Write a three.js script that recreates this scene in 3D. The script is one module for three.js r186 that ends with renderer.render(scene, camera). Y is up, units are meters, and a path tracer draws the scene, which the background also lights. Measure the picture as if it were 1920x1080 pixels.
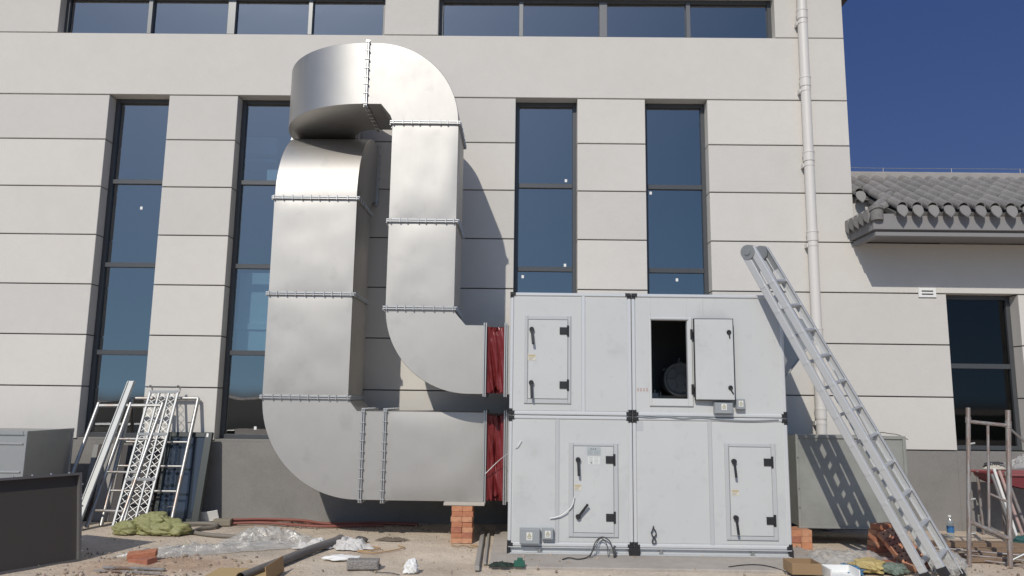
import * as THREE from 'three';
import { mergeGeometries, toCreasedNormals, mergeVertices } from 'three/addons/utils/BufferGeometryUtils.js';
import { ImprovedNoise } from 'three/addons/math/ImprovedNoise.js';

// ---------------------------------------------------------------- camera, sky, sun, exposure
const scene = new THREE.Scene();
const camera = new THREE.PerspectiveCamera(42.18, 16 / 9, 0.05, 2000);
camera.position.set(0, 1.5235, 9.567);
camera.rotation.set(0.14864, 0.01121, 0.01312, 'YXZ');
const renderer = new THREE.WebGLRenderer({ antialias: true });
renderer.setSize(1024, 576);
renderer.toneMapping = THREE.LinearToneMapping;
renderer.toneMappingExposure = 1.0;
renderer.shadowMap.enabled = true;
const SUN = new THREE.Vector3(-0.345, 0.845, 1).normalize();
{
  const w = 512, h = 256, data = new Float32Array(w * h * 4);
  const d = new THREE.Vector3();
  for (let j = 0; j < h; j++) for (let i = 0; i < w; i++) {
    const el = ((j + 0.5) / h - 0.5) * Math.PI, az = ((i + 0.5) / w - 0.5) * 2 * Math.PI;
    d.set(Math.cos(el) * Math.cos(az), Math.sin(el), Math.cos(el) * Math.sin(az));
    const up = Math.max(0, d.y), c = d.dot(SUN);
    const hz = Math.exp(-up * 5.5), hz2 = Math.exp(-up * 2.2);
    const fw = Math.pow(0.5 + 0.5 * c, 2.5), sr = 0.68 + 1.0 * fw, sg = 0.68 + 1.3 * fw, sb = 0.68 + 0.8 * fw;
    const glow = 0.55 * Math.pow(Math.max(0, c), 10) + 0.9 * Math.pow(Math.max(0, c), 80);
    const o = (j * w + i) * 4;
    data[o] = (0.02 + 0.062 * hz2 + 0.13 * hz) * sr + glow * 0.85;
    data[o + 1] = (0.047 + 0.12 * hz2 + 0.15 * hz) * sg + glow * 0.88;
    data[o + 2] = (0.185 + 0.29 * hz2 + 0.09 * hz) * sb + glow * 0.95;
    data[o + 3] = 1;
    if (d.y < 0) { data[o] = 0.2; data[o + 1] = 0.17; data[o + 2] = 0.14; }
  }
  const sky = new THREE.DataTexture(data, w, h, THREE.RGBAFormat, THREE.FloatType);
  sky.mapping = THREE.EquirectangularReflectionMapping;
  sky.magFilter = sky.minFilter = THREE.LinearFilter;
  sky.needsUpdate = true;
  scene.background = sky;
  scene.environment = sky;
}
const sun = new THREE.DirectionalLight(new THREE.Color(1.0, 0.94, 0.845), 2.9);
sun.position.copy(SUN).multiplyScalar(30);
sun.castShadow = true;
sun.shadow.radius = 1;
Object.assign(sun.shadow.camera, { left: -12, right: 12, top: 12, bottom: -12, near: 1, far: 70 });
sun.shadow.mapSize.set(4096, 4096);
scene.add(sun, sun.target);

// ---------------------------------------------------------------- helpers
let seed = 7;
const rnd = () => { seed = (seed * 1664525 + 1013904223) >>> 0; return seed / 4294967296; };
const rr = (a, b) => a + (b - a) * rnd();
const perlin = new ImprovedNoise();
const noise = (x, y, z = 0) => perlin.noise(x, y, z);
const fbm = (x, y, z = 0, o = 4) => { let s = 0, a = 0.5; for (let i = 0; i < o; i++) { s += a * noise(x, y, z + i * 7.3); x *= 2.03; y *= 2.03; z *= 2.03; a *= 0.5; } return s; };
const V = (x, y, z) => new THREE.Vector3(x, y, z);
const lin2s = (v) => { v = Math.min(1, Math.max(0, v)); return 255 * (v <= 0.0031308 ? 12.92 * v : 1.055 * Math.pow(v, 1 / 2.4) - 0.055); };
// tileable lattice noise for textures
function tileNoise(per, s) {
  const g = new Float32Array(per * per); let q = (s * 7919 + 13) >>> 0;
  for (let i = 0; i < g.length; i++) { q = (q * 1664525 + 1013904223) >>> 0; g[i] = q / 4294967296; }
  return (u, v) => {
    const x = ((u % 1) + 1) % 1 * per, y = ((v % 1) + 1) % 1 * per, i = Math.floor(x), j = Math.floor(y);
    const fx = x - i, fy = y - j, sx = fx * fx * (3 - 2 * fx), sy = fy * fy * (3 - 2 * fy);
    const a = (ii, jj) => g[(jj % per) * per + (ii % per)];
    return (a(i, j) * (1 - sx) + a(i + 1, j) * sx) * (1 - sy) + (a(i, j + 1) * (1 - sx) + a(i + 1, j + 1) * sx) * sy;
  };
}
function tileFbm(per, s, oct = 4) { const n = []; for (let i = 0; i < oct; i++) n.push(tileNoise(per << i, s + i * 31)); return (u, v) => { let t = 0, a = 0.5, w = 0; for (const f of n) { t += a * f(u, v); w += a; a *= 0.55; } return t / w; }; }
function tex(n, f, metres, srgb = true) {
  const data = new Uint8Array(n * n * 4);
  for (let j = 0; j < n; j++) for (let i = 0; i < n; i++) {
    let c = f((i + 0.5) / n, (j + 0.5) / n); if (typeof c === 'number') c = [c, c, c];
    for (let k = 0; k < 3; k++) data[(j * n + i) * 4 + k] = srgb ? lin2s(c[k]) : Math.max(0, Math.min(255, c[k] * 255));
    data[(j * n + i) * 4 + 3] = 255;
  }
  const t = new THREE.DataTexture(data, n, n, THREE.RGBAFormat);
  t.wrapS = t.wrapT = THREE.RepeatWrapping; t.magFilter = THREE.LinearFilter; t.minFilter = THREE.LinearMipmapLinearFilter; t.generateMipmaps = true;
  if (srgb) t.colorSpace = THREE.SRGBColorSpace;
  t.repeat.set(1 / metres, 1 / metres); t.needsUpdate = true;
  return t;
}
function mat(r, g, b, rough = 0.7, metal = 0, extra = {}) {
  const m = new THREE.MeshPhysicalMaterial({ roughness: rough, metalness: metal, side: THREE.DoubleSide, ...extra });
  m.color.setRGB(r, g, b); return m;
}
// uv in metres from the dominant axis of the normal
function uvm(g, ox = 0, oy = 0) {
  const p = g.attributes.position, n = g.attributes.normal, uv = new Float32Array(p.count * 2);
  for (let i = 0; i < p.count; i++) {
    const ax = Math.abs(n.getX(i)), ay = Math.abs(n.getY(i)), az = Math.abs(n.getZ(i));
    let u, v;
    if (az >= ax && az >= ay) { u = p.getX(i); v = p.getY(i); } else if (ax >= ay) { u = p.getZ(i); v = p.getY(i); } else { u = p.getX(i); v = p.getZ(i); }
    uv[2 * i] = u + ox; uv[2 * i + 1] = v + oy;
  }
  g.setAttribute('uv', new THREE.BufferAttribute(uv, 2)); return g;
}
const flat = (g) => { const q = g.index ? g.toNonIndexed() : g; for (const k of Object.keys(q.attributes)) if (!['position', 'normal', 'uv'].includes(k)) q.deleteAttribute(k); if (!q.attributes.uv) uvm(q); return q; };
const merge = (l) => (l.length === 1 ? l[0] : mergeGeometries(l.map(flat)));
function bx(x0, x1, y0, y1, z0, z1, c = 0.004) {
  const w = x1 - x0, h = y1 - y0, d = z1 - z0;
  c = Math.min(c, w * 0.3, h * 0.3, d * 0.3);
  const s = new THREE.Shape([new THREE.Vector2(x0 + c, y0 + c), new THREE.Vector2(x1 - c, y0 + c), new THREE.Vector2(x1 - c, y1 - c), new THREE.Vector2(x0 + c, y1 - c)]);
  const g = new THREE.ExtrudeGeometry(s, { depth: d - 2 * c, bevelEnabled: true, bevelThickness: c, bevelSize: c, bevelSegments: 1 });
  g.translate(0, 0, z0 + c); return uvm(g);
}
function bar(p, q, r, seg = 10, r2 = r) {
  const d = q.clone().sub(p), l = d.length(), g = new THREE.CylinderGeometry(r2, r, l, seg);
  g.applyQuaternion(new THREE.Quaternion().setFromUnitVectors(V(0, 1, 0), d.normalize()));
  g.translate((p.x + q.x) / 2, (p.y + q.y) / 2, (p.z + q.z) / 2); return flat(g);
}
function beam(p, q, w, h, side = V(1, 0, 0), c = 0.003) {   // box along p-q, w wide along side
  const y = q.clone().sub(p), l = y.length(); y.normalize();
  const x = side.clone().addScaledVector(y, -side.dot(y)).normalize(), z = x.clone().cross(y);
  const g = bx(-w / 2, w / 2, 0, l, -h / 2, h / 2, c);
  g.applyMatrix4(new THREE.Matrix4().makeBasis(x, y, z).setPosition(p)); return g;
}
const tube = (pts, r, seg = 40, rad = 8) => flat(new THREE.TubeGeometry(new THREE.CatmullRomCurve3(pts.map((p) => (p.isVector3 ? p : V(...p)))), seg, r, rad));
function extrude(pts, depth, bevel = 0.003, crease = 0.5) {
  const s = new THREE.Shape(pts.map(([x, y]) => new THREE.Vector2(x, y)));
  const g = new THREE.ExtrudeGeometry(s, { depth: depth - 2 * bevel, bevelEnabled: true, bevelThickness: bevel, bevelSize: bevel, bevelOffset: -bevel, bevelSegments: 1, curveSegments: 24 });
  g.translate(0, 0, bevel);
  return uvm(toCreasedNormals(g, crease));
}
const names = {};
const numbered = (n) => { names[n] = (names[n] ?? -1) + 1; return names[n] ? `${n}_${String(names[n]).padStart(3, '0')}` : n; };
const shade = (m) => { m.castShadow = m.receiveShadow = true; return m; };
function thing(name, label, category, group) {
  const o = new THREE.Group(); o.name = numbered(name); o.userData = { label, category }; if (group) o.userData.group = group; scene.add(o); return o;
}
function part(parent, name, geo, m, label) {
  const o = shade(new THREE.Mesh(Array.isArray(geo) ? merge(geo) : geo, m)); o.name = name; if (label) o.userData.label = label; parent.add(o); return o;
}
function single(name, geo, m, label, category, group) { const o = part(scene, numbered(name), geo, m); o.userData = { label, category }; if (group) o.userData.group = group; return o; }
function setting(name, geo, m) { const o = part(scene, name, geo, m); o.userData.kind = 'structure'; return o; }
// crumpled lump: a ball squashed on the ground with folds
function lump(rx, ry, rz, f, amp, s, detail = 24, flatY = 0.02) {
  let g = new THREE.SphereGeometry(1, detail * 2, detail); g.deleteAttribute('uv');
  const p = g.attributes.position;
  for (let i = 0; i < p.count; i++) {
    const x = p.getX(i), y = p.getY(i), z = p.getZ(i);
    const k = 1 + amp * (Math.abs(fbm(x * f + s, y * f, z * f, 3)) * 2.6 - 0.6) + amp * 0.16 * (0.5 - Math.abs(noise(x * f * 4.5 + s, y * f * 4.5, z * f * 4.5)) * 2) + 0.12 * noise(x * 1.3 + s, y * 1.3, z * 1.3);
    let Y = y * k * ry + ry * 0.55; if (Y < flatY) Y = flatY * 0.3 + 0.004 * (noise(x * 5, z * 5, s) + 1);
    p.setXYZ(i, x * k * rx, Y, z * k * rz);
  }
  g = mergeVertices(g, 1e-5); g.computeVertexNormals(); return uvm(g);
}
// crumpled sheet lying on the ground
function sheet(w, d, n, h, f, s, ragged = 0.25) {
  let g = new THREE.PlaneGeometry(2, 2, n, n); g.rotateX(-Math.PI / 2);
  const p = g.attributes.position;
  for (let i = 0; i < p.count; i++) {
    let x = p.getX(i), z = p.getZ(i);
    const a = Math.atan2(z, x), sq = Math.max(Math.abs(x), Math.abs(z)), rad = Math.hypot(x, z) || 1e-6;
    const edge = 1 + ragged * (1.6 * noise(Math.cos(a) * 1.7 + s, Math.sin(a) * 1.7, 3.1) + 0.7 * noise(Math.cos(a) * 5 + s, Math.sin(a) * 5, 1.1));
    x = (x / rad) * sq * edge; z = (z / rad) * sq * edge;
    const fall = 1 - Math.pow(sq, 3);
    const ridge = 1 - Math.abs(noise(x * f + s, z * f, s)) * 2.2, ridge2 = 1 - Math.abs(noise(x * f * 2.3, z * f * 2.3 + s, s)) * 2;
    const y = Math.max(0.004, fall * h * (0.55 * Math.max(0, ridge) + 0.3 * Math.max(0, ridge2) + 0.25 * noise(x * 1.5 + s, z * 1.5, 9)) + 0.008);
    p.setXYZ(i, x * w / 2, y, z * d / 2);
  }
  g.computeVertexNormals(); return uvm(g);
}

// ---------------------------------------------------------------- materials
const nA = tileFbm(4, 3, 6), nB = tileFbm(8, 11, 5), nC = tileFbm(32, 23, 3), nD = tileNoise(128, 5), nE = tileFbm(3, 41, 4);
const bumpFine = tex(512, (u, v) => 0.5 * nC(u, v) + 0.5 * nD(u, v), 1.2, false);
const plasterMap = tex(512, (u, v) => { const k = 0.94 + 0.08 * nA(u, v) + 0.04 * (nC(u, v) - 0.5); return [k, k * 0.998, k * 0.992]; }, 3.1);
const M = {}, tileGlass = tileFbm(3, 77, 2);
M.plaster = mat(0.625, 0.602, 0.563, 0.85, 0, { map: plasterMap, bumpMap: bumpFine, bumpScale: 0.0016 });
M.plaster2 = mat(0.595, 0.574, 0.54, 0.85, 0, { map: plasterMap, bumpMap: bumpFine, bumpScale: 0.0016 });
M.plaster3 = mat(0.645, 0.618, 0.575, 0.85, 0, { map: plasterMap, bumpMap: bumpFine, bumpScale: 0.0016 });
M.joint = mat(0.10, 0.096, 0.09, 0.9);
M.plinth = mat(0.235, 0.225, 0.21, 0.85, 0, { map: tex(512, (u, v) => 0.78 + 0.34 * nB(u, v) + 0.08 * (nD(u, v) - 0.5), 2.3), bumpMap: bumpFine, bumpScale: 0.002 });
M.frame = mat(0.085, 0.09, 0.095, 0.4, 0.3);
M.glass = mat(0.36, 0.5, 0.58, 0.012, 0, { transmission: 1, thickness: 0, ior: 3.3, bumpMap: tex(256, (u, v) => tileGlass(u, v), 1.9, false), bumpScale: 0.0022 });
M.glassPlain = mat(0.5, 0.5, 0.5, 0.02, 0, { transmission: 1, thickness: 0, ior: 1.5 });
M.room = mat(0.32, 0.31, 0.30, 0.9);
M.greyPaint = mat(0.24, 0.235, 0.235, 0.8, 0, { bumpMap: bumpFine, bumpScale: 0.001 });
M.tile = [0.27, 0.245, 0.295, 0.26].map((k) => mat(k * 0.9, k * 0.86, k * 0.82, 0.9, 0, { map: tex(128, (u, v) => 0.66 + 0.62 * nB(u, v + k), 0.5), bumpMap: bumpFine, bumpScale: 0.004 }));
M.pan = mat(0.15, 0.147, 0.143, 0.9);
M.ridge = mat(0.34, 0.32, 0.30, 0.9, 0, { map: tex(256, (u, v) => 0.62 + 0.66 * nB(u, v), 1.4) });
// sheet steel: slow waves of the thin sheet plus a fine brushed grain, with faint handling marks
const steelBump = tex(512, (u, v) => nE(u, v), 3.6, false);
const steelRough = tex(512, (u, v) => { const st = nD(u * 1, v * 0.06); const k = 0.53 + 0.05 * nA(u, v) + 0.015 * st; return [k, k, k]; }, 1.6, false);
const steelMap = tex(512, (u, v) => { const sm = Math.max(0, nB(v, u) - 0.62) * 0.4, sc = nD(u * 0.25, v * 2) > 0.965 ? 0.06 : 0; const k = 0.93 + 0.07 * nB(u, v) + 0.025 * (nC(u, v) - 0.5) - sm - sc; return [k, k * 0.995, k * 0.985]; }, 1.7);
M.steel = mat(0.5, 0.488, 0.466, 1, 1, { map: steelMap, roughnessMap: steelRough, bumpMap: steelBump, bumpScale: 0.006, clearcoat: 0.14, clearcoatRoughness: 0.27 });
M.flange = mat(0.55, 0.55, 0.54, 0.45, 1);
M.galv = mat(0.44, 0.45, 0.445, 0.5, 0.85, { map: steelMap });
M.galvDull = mat(0.36, 0.365, 0.345, 0.62, 0.35, { map: tex(256, (u, v) => { const k = 0.7 + 0.45 * nA(u, v) + 0.1 * (nC(u, v) - 0.5); return [k, k, k * 0.97]; }, 1.3) });
M.alu = mat(0.6, 0.61, 0.61, 0.5, 0.45, { bumpMap: bumpFine, bumpScale: 0.0005 });
M.pole = mat(0.5, 0.49, 0.47, 0.45, 0.8, { map: tex(256, (u, v) => { const k = 0.7 + 0.4 * nC(u, v); return nB(u, v) > 0.68 ? [k * 0.8, k * 0.6, k * 0.5] : [k, k, k]; }, 0.9) });
M.poleRust = mat(0.4, 0.385, 0.375, 0.6, 0.5, { map: tex(256, (u, v) => { const k = 0.6 + 0.5 * nC(u, v); return nB(v, u) > 0.56 ? [k * 0.82, k * 0.66, k * 0.58] : [k, k, k]; }, 0.7) });
M.redCanvas = mat(0.17, 0.02, 0.022, 0.32, 0, { bumpMap: bumpFine, bumpScale: 0.001 });
M.panel = mat(0.56, 0.57, 0.562, 0.42, 0, { map: tex(512, (u, v) => 0.93 + 0.09 * nA(u, v) - Math.max(0, nB(u, v) - 0.6) * 0.35 - (nC(u, v) > 0.74 ? 0.04 : 0), 2.7) });
M.panelB = mat(0.575, 0.582, 0.575, 0.42);
M.profile = mat(0.66, 0.67, 0.67, 0.35, 0.25);
M.seam = mat(0.47, 0.48, 0.485, 0.5);
M.black = mat(0.022, 0.022, 0.024, 0.45);
M.inner = mat(0.22, 0.225, 0.23, 0.6, 0.5);
M.mouthShade = mat(0.06, 0.052, 0.047, 0.85);  // shade inside the tilted duct section, put into the colour
M.boxGrey = mat(0.30, 0.32, 0.33, 0.5);
M.white = mat(0.78, 0.78, 0.76, 0.6);
M.pvc = mat(0.66, 0.635, 0.60, 0.45);
M.brick = [[0.46, 0.19, 0.105], [0.52, 0.235, 0.13], [0.40, 0.16, 0.10], [0.55, 0.28, 0.165]].map(([r, g, b], i) => mat(r, g, b, 0.9, 0, { map: tex(128, (u, v) => 0.68 + 0.5 * nB(u + i * 0.3, v) + 0.14 * (nC(u, v) - 0.5), 0.35), bumpMap: bumpFine, bumpScale: 0.004 }));
M.film = mat(0.86, 0.85, 0.82, 0.3, 0, { transmission: 0.72, thickness: 0, ior: 1.45, bumpMap: bumpFine, bumpScale: 0.004 });
M.rag = mat(0.62, 0.60, 0.57, 0.9, 0, { map: tex(256, (u, v) => 0.6 + 0.6 * nB(u, v), 0.3) });
M.sack = mat(0.29, 0.29, 0.125, 0.6, 0, { map: tex(256, (u, v) => 0.8 + 0.3 * nC(u, v) + 0.12 * (nD(u, v) - 0.5), 0.4) });
M.concrete = mat(0.30, 0.28, 0.26, 0.95, 0, { map: tex(256, (u, v) => 0.55 + 0.9 * nD(u, v) * nC(u, v) + 0.1 * nB(u, v), 0.4), bumpMap: bumpFine, bumpScale: 0.012 });
M.card = mat(0.42, 0.27, 0.13, 0.9);
M.wood = mat(0.24, 0.165, 0.11, 0.85, 0, { map: tex(256, (u, v) => 0.6 + 0.7 * nD(u * 0.1, v) * 0.5 + 0.4 * nB(u * 0.3, v), 0.5) });
M.hoseRed = mat(0.24, 0.085, 0.065, 0.6);
M.hoseGrey = mat(0.2, 0.18, 0.15, 0.7);
M.cable = mat(0.045, 0.045, 0.047, 0.5);

// ---------------------------------------------------------------- ground
{
  const axis = (lo, hi, n, far, m) => { const a = []; for (let i = m; i > 0; i--) a.push(lo - far * Math.pow(i / m, 3)); for (let i = 0; i <= n; i++) a.push(lo + (hi - lo) * i / n); for (let i = 1; i <= m; i++) a.push(hi + far * Math.pow(i / m, 3)); return a; };
  const xs = axis(-7.5, 8, 260, 320, 16), zs = axis(-0.6, 6.5, 150, 320, 16), pos = [], uv = [], col = [], idx = [];
  for (const z of zs) for (const x of xs) {
    const near = x > -7.6 && x < 8.1 && z > -0.7 && z < 6.6;
    let y = near ? 0.009 * fbm(x * 2.1, z * 2.1, 2) + 0.012 * fbm(x * 0.7, z * 0.7, 5) - 0.004 : -0.006;
    if (near && z > 0.05 && x > -1.1 && x < 4.4) y = Math.min(y, 0.002);
    // loose soil heaped in front of the left-hand duct section
    const hp = Math.exp(-(((x + 3.25) / 0.75) ** 2) - (((z - 2.55) / 0.35) ** 2)); y += 0.05 * hp * (0.6 + fbm(x * 6, z * 6, 1));
    pos.push(x, y, z); uv.push(x, z);
    const soil = Math.max(0, Math.min(1, hp * 1.6 + 0.9 * fbm(x * 1.1 + 5, z * 1.1, 8, 5) - 0.05 + (x > 4.3 ? 0.25 : 0)));
    const damp = 1 - 0.28 * Math.max(0, fbm(x * 0.55, z * 0.8, 3, 5) * 2.2);
    col.push((1 - 0.26 * soil) * damp, (1 - 0.38 * soil) * damp, (1 - 0.46 * soil) * damp);
  }
  const nx = xs.length;
  for (let j = 0; j < zs.length - 1; j++) for (let i = 0; i < nx - 1; i++) { const a = j * nx + i; idx.push(a, a + nx, a + 1, a + 1, a + nx, a + nx + 1); }
  const g = new THREE.BufferGeometry();
  g.setAttribute('position', new THREE.Float32BufferAttribute(pos, 3)); g.setAttribute('uv', new THREE.Float32BufferAttribute(uv, 2)); g.setAttribute('color', new THREE.Float32BufferAttribute(col, 3));
  g.setIndex(idx); g.computeVertexNormals();
  const map = tex(1024, (u, v) => { const k = 0.68 + 0.36 * nA(u, v) + 0.2 * (nC(u, v) - 0.5) + (nD(u, v) > 0.86 ? -0.16 : 0) + (nD(v, u) > 0.9 ? 0.14 : 0); return [k, k * 0.985, k * 0.96]; }, 3.7);
  const gm = mat(0.7, 0.605, 0.49, 0.95, 0, { vertexColors: true, map, bumpMap: tex(512, (u, v) => 0.6 * nC(u, v) + 0.4 * nD(u, v), 1.7, false), bumpScale: 0.012 });
  setting('ground', g, gm);
  // low dark earth bank across the yard behind the camera: what the lower panes mirror
  const hp = [], hi = []; const n = 120;
  for (let i = 0; i <= n; i++) { const x = -140 + 280 * i / n, t = 1.25 + 1.0 * fbm(i * 0.21, 2, 1, 5) + 0.4 * noise(i * 0.9, 4, 2); hp.push(x, -0.2, 24, x, t, 27 + noise(i * 0.5, 1, 1), x, -0.2, 44); }
  for (let i = 0; i < n; i++) { const a = i * 3; hi.push(a, a + 1, a + 3, a + 3, a + 1, a + 4, a + 1, a + 2, a + 4, a + 4, a + 2, a + 5); }
  const hg = new THREE.BufferGeometry(); hg.setAttribute('position', new THREE.Float32BufferAttribute(hp, 3)); hg.setIndex(hi); hg.computeVertexNormals(); uvm(hg);
  setting('hills', hg, mat(0.05, 0.055, 0.035, 0.95));
  // pad on which the air handler stands
  setting('concrete_pad', bx(-0.26, 3.0, -0.1, 0.022, 0.1, 2.46, 0.008), mat(0.44, 0.395, 0.345, 0.92, 0, { map: tex(512, (u, v) => 0.72 + 0.4 * nA(u, v) + 0.16 * (nC(u, v) - 0.5), 2.4), bumpMap: bumpFine, bumpScale: 0.006 }));
}

// ---------------------------------------------------------------- main building
const J = [0.966, 1.626, 2.286, 2.946, 3.606, 4.262, 4.915, 5.545];   // joints between the wall courses
const BD = 0.27, GAP = 0.0075;
const plasters = [M.plaster, M.plaster2, M.plaster3];
function panel(parent, x0, x1, y0, y1) { return part(parent, 'wall_panel', bx(x0, x1, y0 + GAP, y1 - GAP, -BD, 0, 0.004), plasters[Math.floor(rnd() * 3)]); }
function windowUnit(parent, x0, x1, y0, y1, rails, posts = [], z = -0.17, glass = M.glass, label) {
  const t = 0.055, w = part(parent, 'window', [
    bx(x0, x0 + t, y0, y1, z - 0.07, z, 0.004), bx(x1 - t, x1, y0, y1, z - 0.07, z, 0.004),
    bx(x0 + t, x1 - t, y1 - t, y1, z - 0.07, z, 0.004), bx(x0 + t, x1 - t, y0, y0 + t, z - 0.07, z, 0.004)], M.frame, label);
  const ys = [y0 + t, ...rails.flatMap((r) => [r - 0.032, r + 0.032]), y1 - t], xs = [x0 + t, ...posts.flatMap(([p, hw]) => [p - hw, p + hw]), x1 - t];
  for (const r of rails) part(w, 'transom', bx(x0 + t, x1 - t, r - 0.032, r + 0.032, z - 0.068, z - 0.004, 0.004), M.frame);
  for (const [p, hw] of posts) part(w, 'mullion', bx(p - hw, p + hw, y0 + t, y1 - t, z - 0.068, z + 0.02, 0.004), M.mullion);
  for (let j = 0; j < ys.length; j += 2) for (let i = 0; i < xs.length; i += 2) {
    const g = new THREE.PlaneGeometry(xs[i + 1] - xs[i] + 0.01, ys[j + 1] - ys[j] + 0.01); g.rotateX(rr(-0.003, 0.003)); g.rotateY(rr(-0.004, 0.004));
    g.translate((xs[i] + xs[i + 1]) / 2, (ys[j] + ys[j + 1]) / 2, z - 0.035); part(w, 'pane', g, glass);
  }
  return w;
}
M.mullion = mat(0.16, 0.165, 0.17, 0.4, 0.5);
const stickerMat = mat(0.8, 0.8, 0.78, 0.6);
{
  const B = thing('main_building', 'cream panelled building with tall dark windows behind the steel ducts', 'building');
  const cols = [[-9.2, -5.592], [-4.775, -3.845], [-3.03, -0.09], [0.74, 1.645], [2.48, 4.35]];
  const backing = [];
  cols.forEach(([a, b], c) => {
    for (let k = 0; k < J.length - 1; k++) panel(B, a, c === 4 && k < 3 ? 5.478 : c === 4 && k === 3 ? 9.5 : b, J[k], J[k + 1]);
    backing.push(bx(a + 0.012, b - 0.012, 0.9, 5.6, -BD + 0.01, -0.022, 0));
  });
  backing.push(bx(4.33, 5.46, 0.9, 3.62, -BD + 0.012, -0.023, 0));
  // lintel band, then the piers between the clerestory windows, then the wall head
  part(B, 'wall_panel', bx(-9.2, 4.35, 5.545 + GAP, 6.43, -BD, 0, 0.004), M.plaster);
  for (const [a, b] of [[-9.2, -6.4], [-1.9, -1.166], [3.43, 4.35]]) { part(B, 'wall_panel', bx(a, b, 6.43 + GAP * 1.6, 7.05, -BD, 0, 0.004), M.plaster2); backing.push(bx(a + 0.012, b - 0.012, 6.3, 7.1, -BD + 0.01, -0.022, 0)); }
  part(B, 'wall_panel', bx(-9.2, 4.35, 7.052, 7.38, -BD, 0, 0.004), M.plaster);
  part(B, 'wall_joint', backing, M.joint);
  part(B, 'plinth', [bx(-9.2, 5.478, -0.3, 0.966 - GAP, -BD, -0.012, 0.004)], M.plinth);
  for (const [a, b] of [[-5.592, -4.775], [-3.845, -3.03], [-0.09, 0.74], [1.645, 2.48]]) part(B, 'window_sill', bx(a + 0.002, b - 0.002, 0.966 - GAP, 0.985, -BD, -0.015, 0.003), M.plinth);
  windowUnit(B, -5.592, -4.775, 0.985, 5.552, [2.07, 3.235, 4.38]);
  windowUnit(B, -3.845, -3.03, 0.985, 5.552, [2.085, 3.235, 4.385]);
  windowUnit(B, -0.09, 0.74, 0.985, 5.552, [2.07, 3.24, 4.38]);
  windowUnit(B, 1.645, 2.48, 0.985, 5.552, [2.07, 3.24, 4.378]);
  windowUnit(B, -6.4, -1.9, 6.432, 7.052, [], [[-5.2, 0.03], [-4.06, 0.055], [-2.96, 0.03]], -0.13);
  windowUnit(B, -1.166, 3.43, 6.432, 7.052, [], [[-0.03, 0.03], [1.106, 0.055], [2.28, 0.03]], -0.13);
  part(B, 'side_wall', bx(4.09, 4.348, -0.3, 7.38, -8, -BD - 0.002, 0), M.plaster2);
  part(B, 'room_shell', [bx(-9.2, 4.09, -0.3, 0.02, -8, -BD - 0.003, 0), bx(-9.2, 4.09, 0.02, 7.36, -8.2, -8, 0), bx(-9.4, -9.2, 0.02, 7.36, -8, 0, 0), bx(-9.2, 4.088, 5.75, 6.2, -8, -BD - 0.004, 0), bx(-9.2, 4.088, 7.3, 7.37, -8, -BD - 0.004, 0)], M.room);
  part(B, 'blind', [bx(-3.84, -3.02, 2.12, 3.2, -0.52, -0.5, 0), bx(-3.84, -3.02, 2.42, 2.5, -0.5, -0.47, 0)], M.white);
  part(B, 'added_white_boxes', [bx(-4.05, -3.55, 5.0, 5.25, -1.25, -0.8, 0.01), bx(-4.05, -3.55, 4.88, 4.92, -1.25, -0.8, 0.004), bx(-3.6, -3.42, 4.5, 4.7, -0.75, -0.6, 0.005), bx(-3.4, -3.22, 4.5, 4.7, -0.75, -0.6, 0.005)], M.white);  // white boxes added to make bright patches behind the second tall window
  part(B, 'roof_eave', [bx(-9.6, 4.75, 7.382, 7.6, -8.4, 0.4, 0.01), bx(-9.7, 4.85, 7.602, 7.8, -8.5, 0.5, 0.02)], mat(0.1, 0.088, 0.078, 0.85));
  for (const [x, y] of [[-5.13, 4.02], [0.6, 4.46], [0.59, 3.3], [0.03, 3.14], [1.74, 4.3], [2.07, 3.12], [-3.4, 1.12]]) part(B, 'glass_sticker', bx(x - 0.016, x + 0.016, y - 0.02, y + 0.02, -0.204, -0.2, 0), stickerMat);
}
// drain pipe
{
  const D = thing('drain_pipe', 'cream plastic drain pipe down the wall beside the leaning ladder', 'drain pipe');
  part(D, 'pipe', bar(V(3.765, 0.02, 0.085), V(3.772, 7.38, 0.085), 0.064, 24), M.pvc);
  for (const y of [6.72, 5.76, 4.73, 3.66, 2.4, 1.4]) {
    part(D, 'coupling', [bar(V(3.768, y - 0.06, 0.085), V(3.768, y + 0.06, 0.085), 0.071, 24), bar(V(3.768, y + 0.052, 0.085), V(3.768, y + 0.068, 0.085), 0.075, 24)], M.pvc);
    part(D, 'wall_clip', [bar(V(3.767, y - 0.13, 0.085), V(3.767, y - 0.1, 0.085), 0.068, 20), bx(3.69, 3.715, y - 0.14, y - 0.09, -0.01, 0.09, 0.003)], M.pvc);
  }
}

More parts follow.
